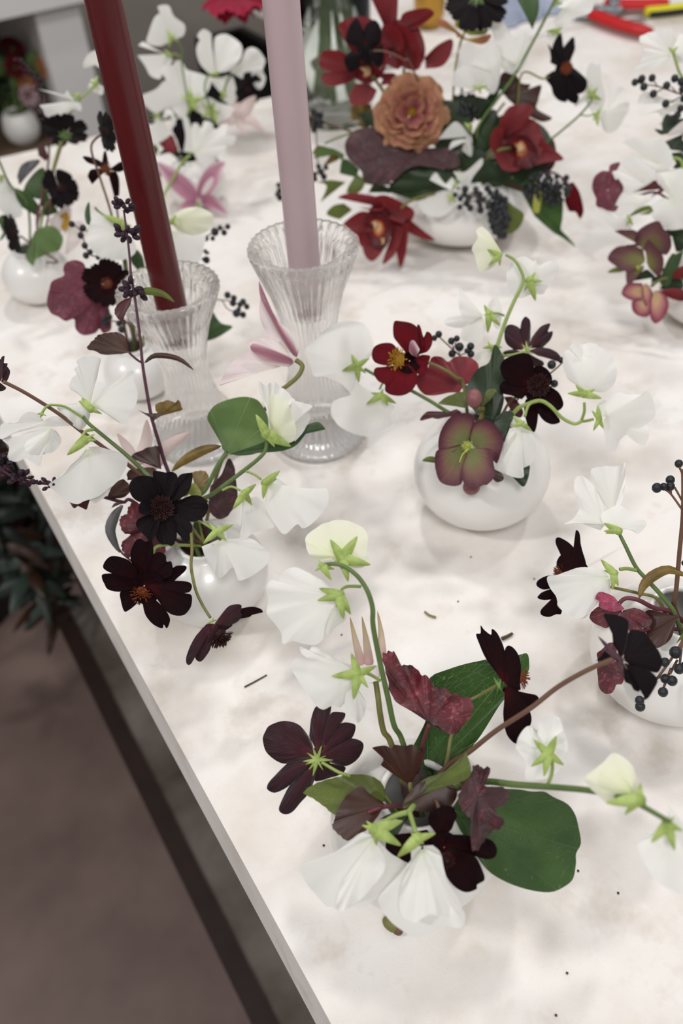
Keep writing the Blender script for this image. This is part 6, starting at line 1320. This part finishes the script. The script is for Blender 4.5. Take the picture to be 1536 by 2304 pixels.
# dark box on the floor of the room beyond the table, beside the mauve candle
p = on_y(640, 150, 1.75)
t = thing('storage_crate', 'low black crate standing beyond the table behind the mauve candle', 'crate', (p.x, 1.85, 0))
zc = on_y(600, 158, 1.75).z; xa, xb = on_y(572, 170, 1.75).x, on_y(690, 170, 1.75).x
for nm, a in (('side', (xa, xb, 1.75, 1.77, 0, zc)), ('side', (xa, xb, 2.03, 2.05, 0, zc)), ('side', (xa, xa + .02, 1.77, 2.03, 0, zc)), ('side', (xb - .02, xb, 1.77, 2.03, 0, zc)), ('bottom', (xa + .02, xb - .02, 1.77, 2.03, .01, .03))): part(nm, *box_vf(*a), 'plastic_black', t, smooth=False)

# potted foliage standing on the floor against the table edge
fb = on_y(60, 1240, .9)
bx, by = -0.15, 1.36
t = thing('leafy_plant', 'dark narrow leaved plant in a black pot on the floor beside the table', 'plant', (bx, by, 0))
part('pot', *lathe([(.001, .004), (.11, 0), (.14, .34), (.146, .35), (.135, .345), (.105, .012), (.001, .012)], 36, bx, by, 0), 'plastic_black', t)
part('soil', *lathe([(.001, .30), (.128, .30), (.128, .305), (.001, .315)], 24, bx, by, 0), 'debris_brown', t)
rs = random.Random(11); LV = []
for br in range(30):
    a = rs.uniform(0, 6.28); sp = rs.uniform(.05, .26); top = Vector((bx + .08 + .9 * sp * math.cos(a), by - .22 + sp * math.sin(a), rs.uniform(.42, .70)))
    top.x = min(top.x, .06)
    base = Vector((bx + .06 * math.cos(a), by + .06 * math.sin(a), .30)); midp = base.lerp(top, .6) + Vector((0, 0, .08))
    drop = Vector((top.x + .04 * math.cos(a), max(.98, top.y - rs.uniform(.04, .15)), top.z - rs.uniform(.08, .22)))
    P = [base, midp, top, drop]; S = catmull(P, 24, False); bo = part('branch', *tube_vf(P, .003, .0015, 6, 6), 'foliage_rust', t)
    for k in range(7, 24):
        for sd in (-1, 1):
            p = S[k]; dv = Vector((rs.uniform(-1, 1), rs.uniform(-1, 1), rs.uniform(-.9, .3))).normalized(); tip = p + dv * rs.uniform(.05, .09)
            lv, lf, lu = lance_vf([p, p.lerp(tip, .5) + Vector((0, 0, .006)), tip], rs.uniform(.014, .024), n=6, m=2)
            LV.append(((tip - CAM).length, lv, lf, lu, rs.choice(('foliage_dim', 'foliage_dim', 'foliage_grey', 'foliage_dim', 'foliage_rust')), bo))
LV.sort(key=lambda q: q[0])
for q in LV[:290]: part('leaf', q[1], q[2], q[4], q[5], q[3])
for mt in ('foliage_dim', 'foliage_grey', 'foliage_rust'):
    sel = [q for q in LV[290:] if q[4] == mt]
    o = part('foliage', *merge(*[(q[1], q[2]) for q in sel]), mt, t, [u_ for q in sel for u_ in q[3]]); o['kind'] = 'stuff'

# clippings on the table
def clip(label, P, r0, r1, mat='debris_brown', name='stem_clipping', group=None):
    W3 = [on_z(x, y, 0) + Vector((0, 0, max(r0, r1) * 1.02)) for x, y in P]
    t = thing(name, label, 'clipping', W3[0] - Vector((0, 0, r0)), group); part('stalk', *tube_vf(W3, r0, r1, 6, 4), mat, t); return t
clip('thin dark straight stem clipping lying alone on the table', [(550, 1547), (575, 1534), (600, 1520)], .0006, .0005)
clip('frayed brown clipping behind the dark cosmos in profile', [(1128, 1440), (1140, 1435), (1152, 1428)], .0014, .0010)
clip('tiny curled yellow brown sprig lying on open table', [(955, 1378), (965, 1386), (980, 1391)], .0007, .0009, 'stem_olive')
for q in ((768, 1429), (1059, 1254), (1030, 1354), (1201, 1303), (1300, 1960), (1275, 2190), (1250, 2285), (728, 1903), (1390, 2010)):
    p = on_z(*q, 0); t = thing('soil_crumb', 'tiny dark crumb lying on the pale table', 'crumb', p, 'dark crumbs on the table')
    part('crumb', *sphere_vf(p + Vector((0, 0, .0005)), .0007, 6, 4, .6), 'debris_brown', t)
p = on_z(880, 2085, 0)
t = thing('seed_pod', 'small green and brown pod lying on the table under the white blossom', 'pod', p)
dv = (on_z(905, 2098, 0) - on_z(868, 2068, 0)).normalized()
part('pod', *sphere_vf(p + Vector((0, 0, .0034)), .0034, 12, 8, 1.5, dv), 'stem_olive', t); part('tip', *sphere_vf(p + dv * .004 + Vector((0, 0, .0030)), .0027, 10, 6, 1.1, dv), 'stem_brown', t)
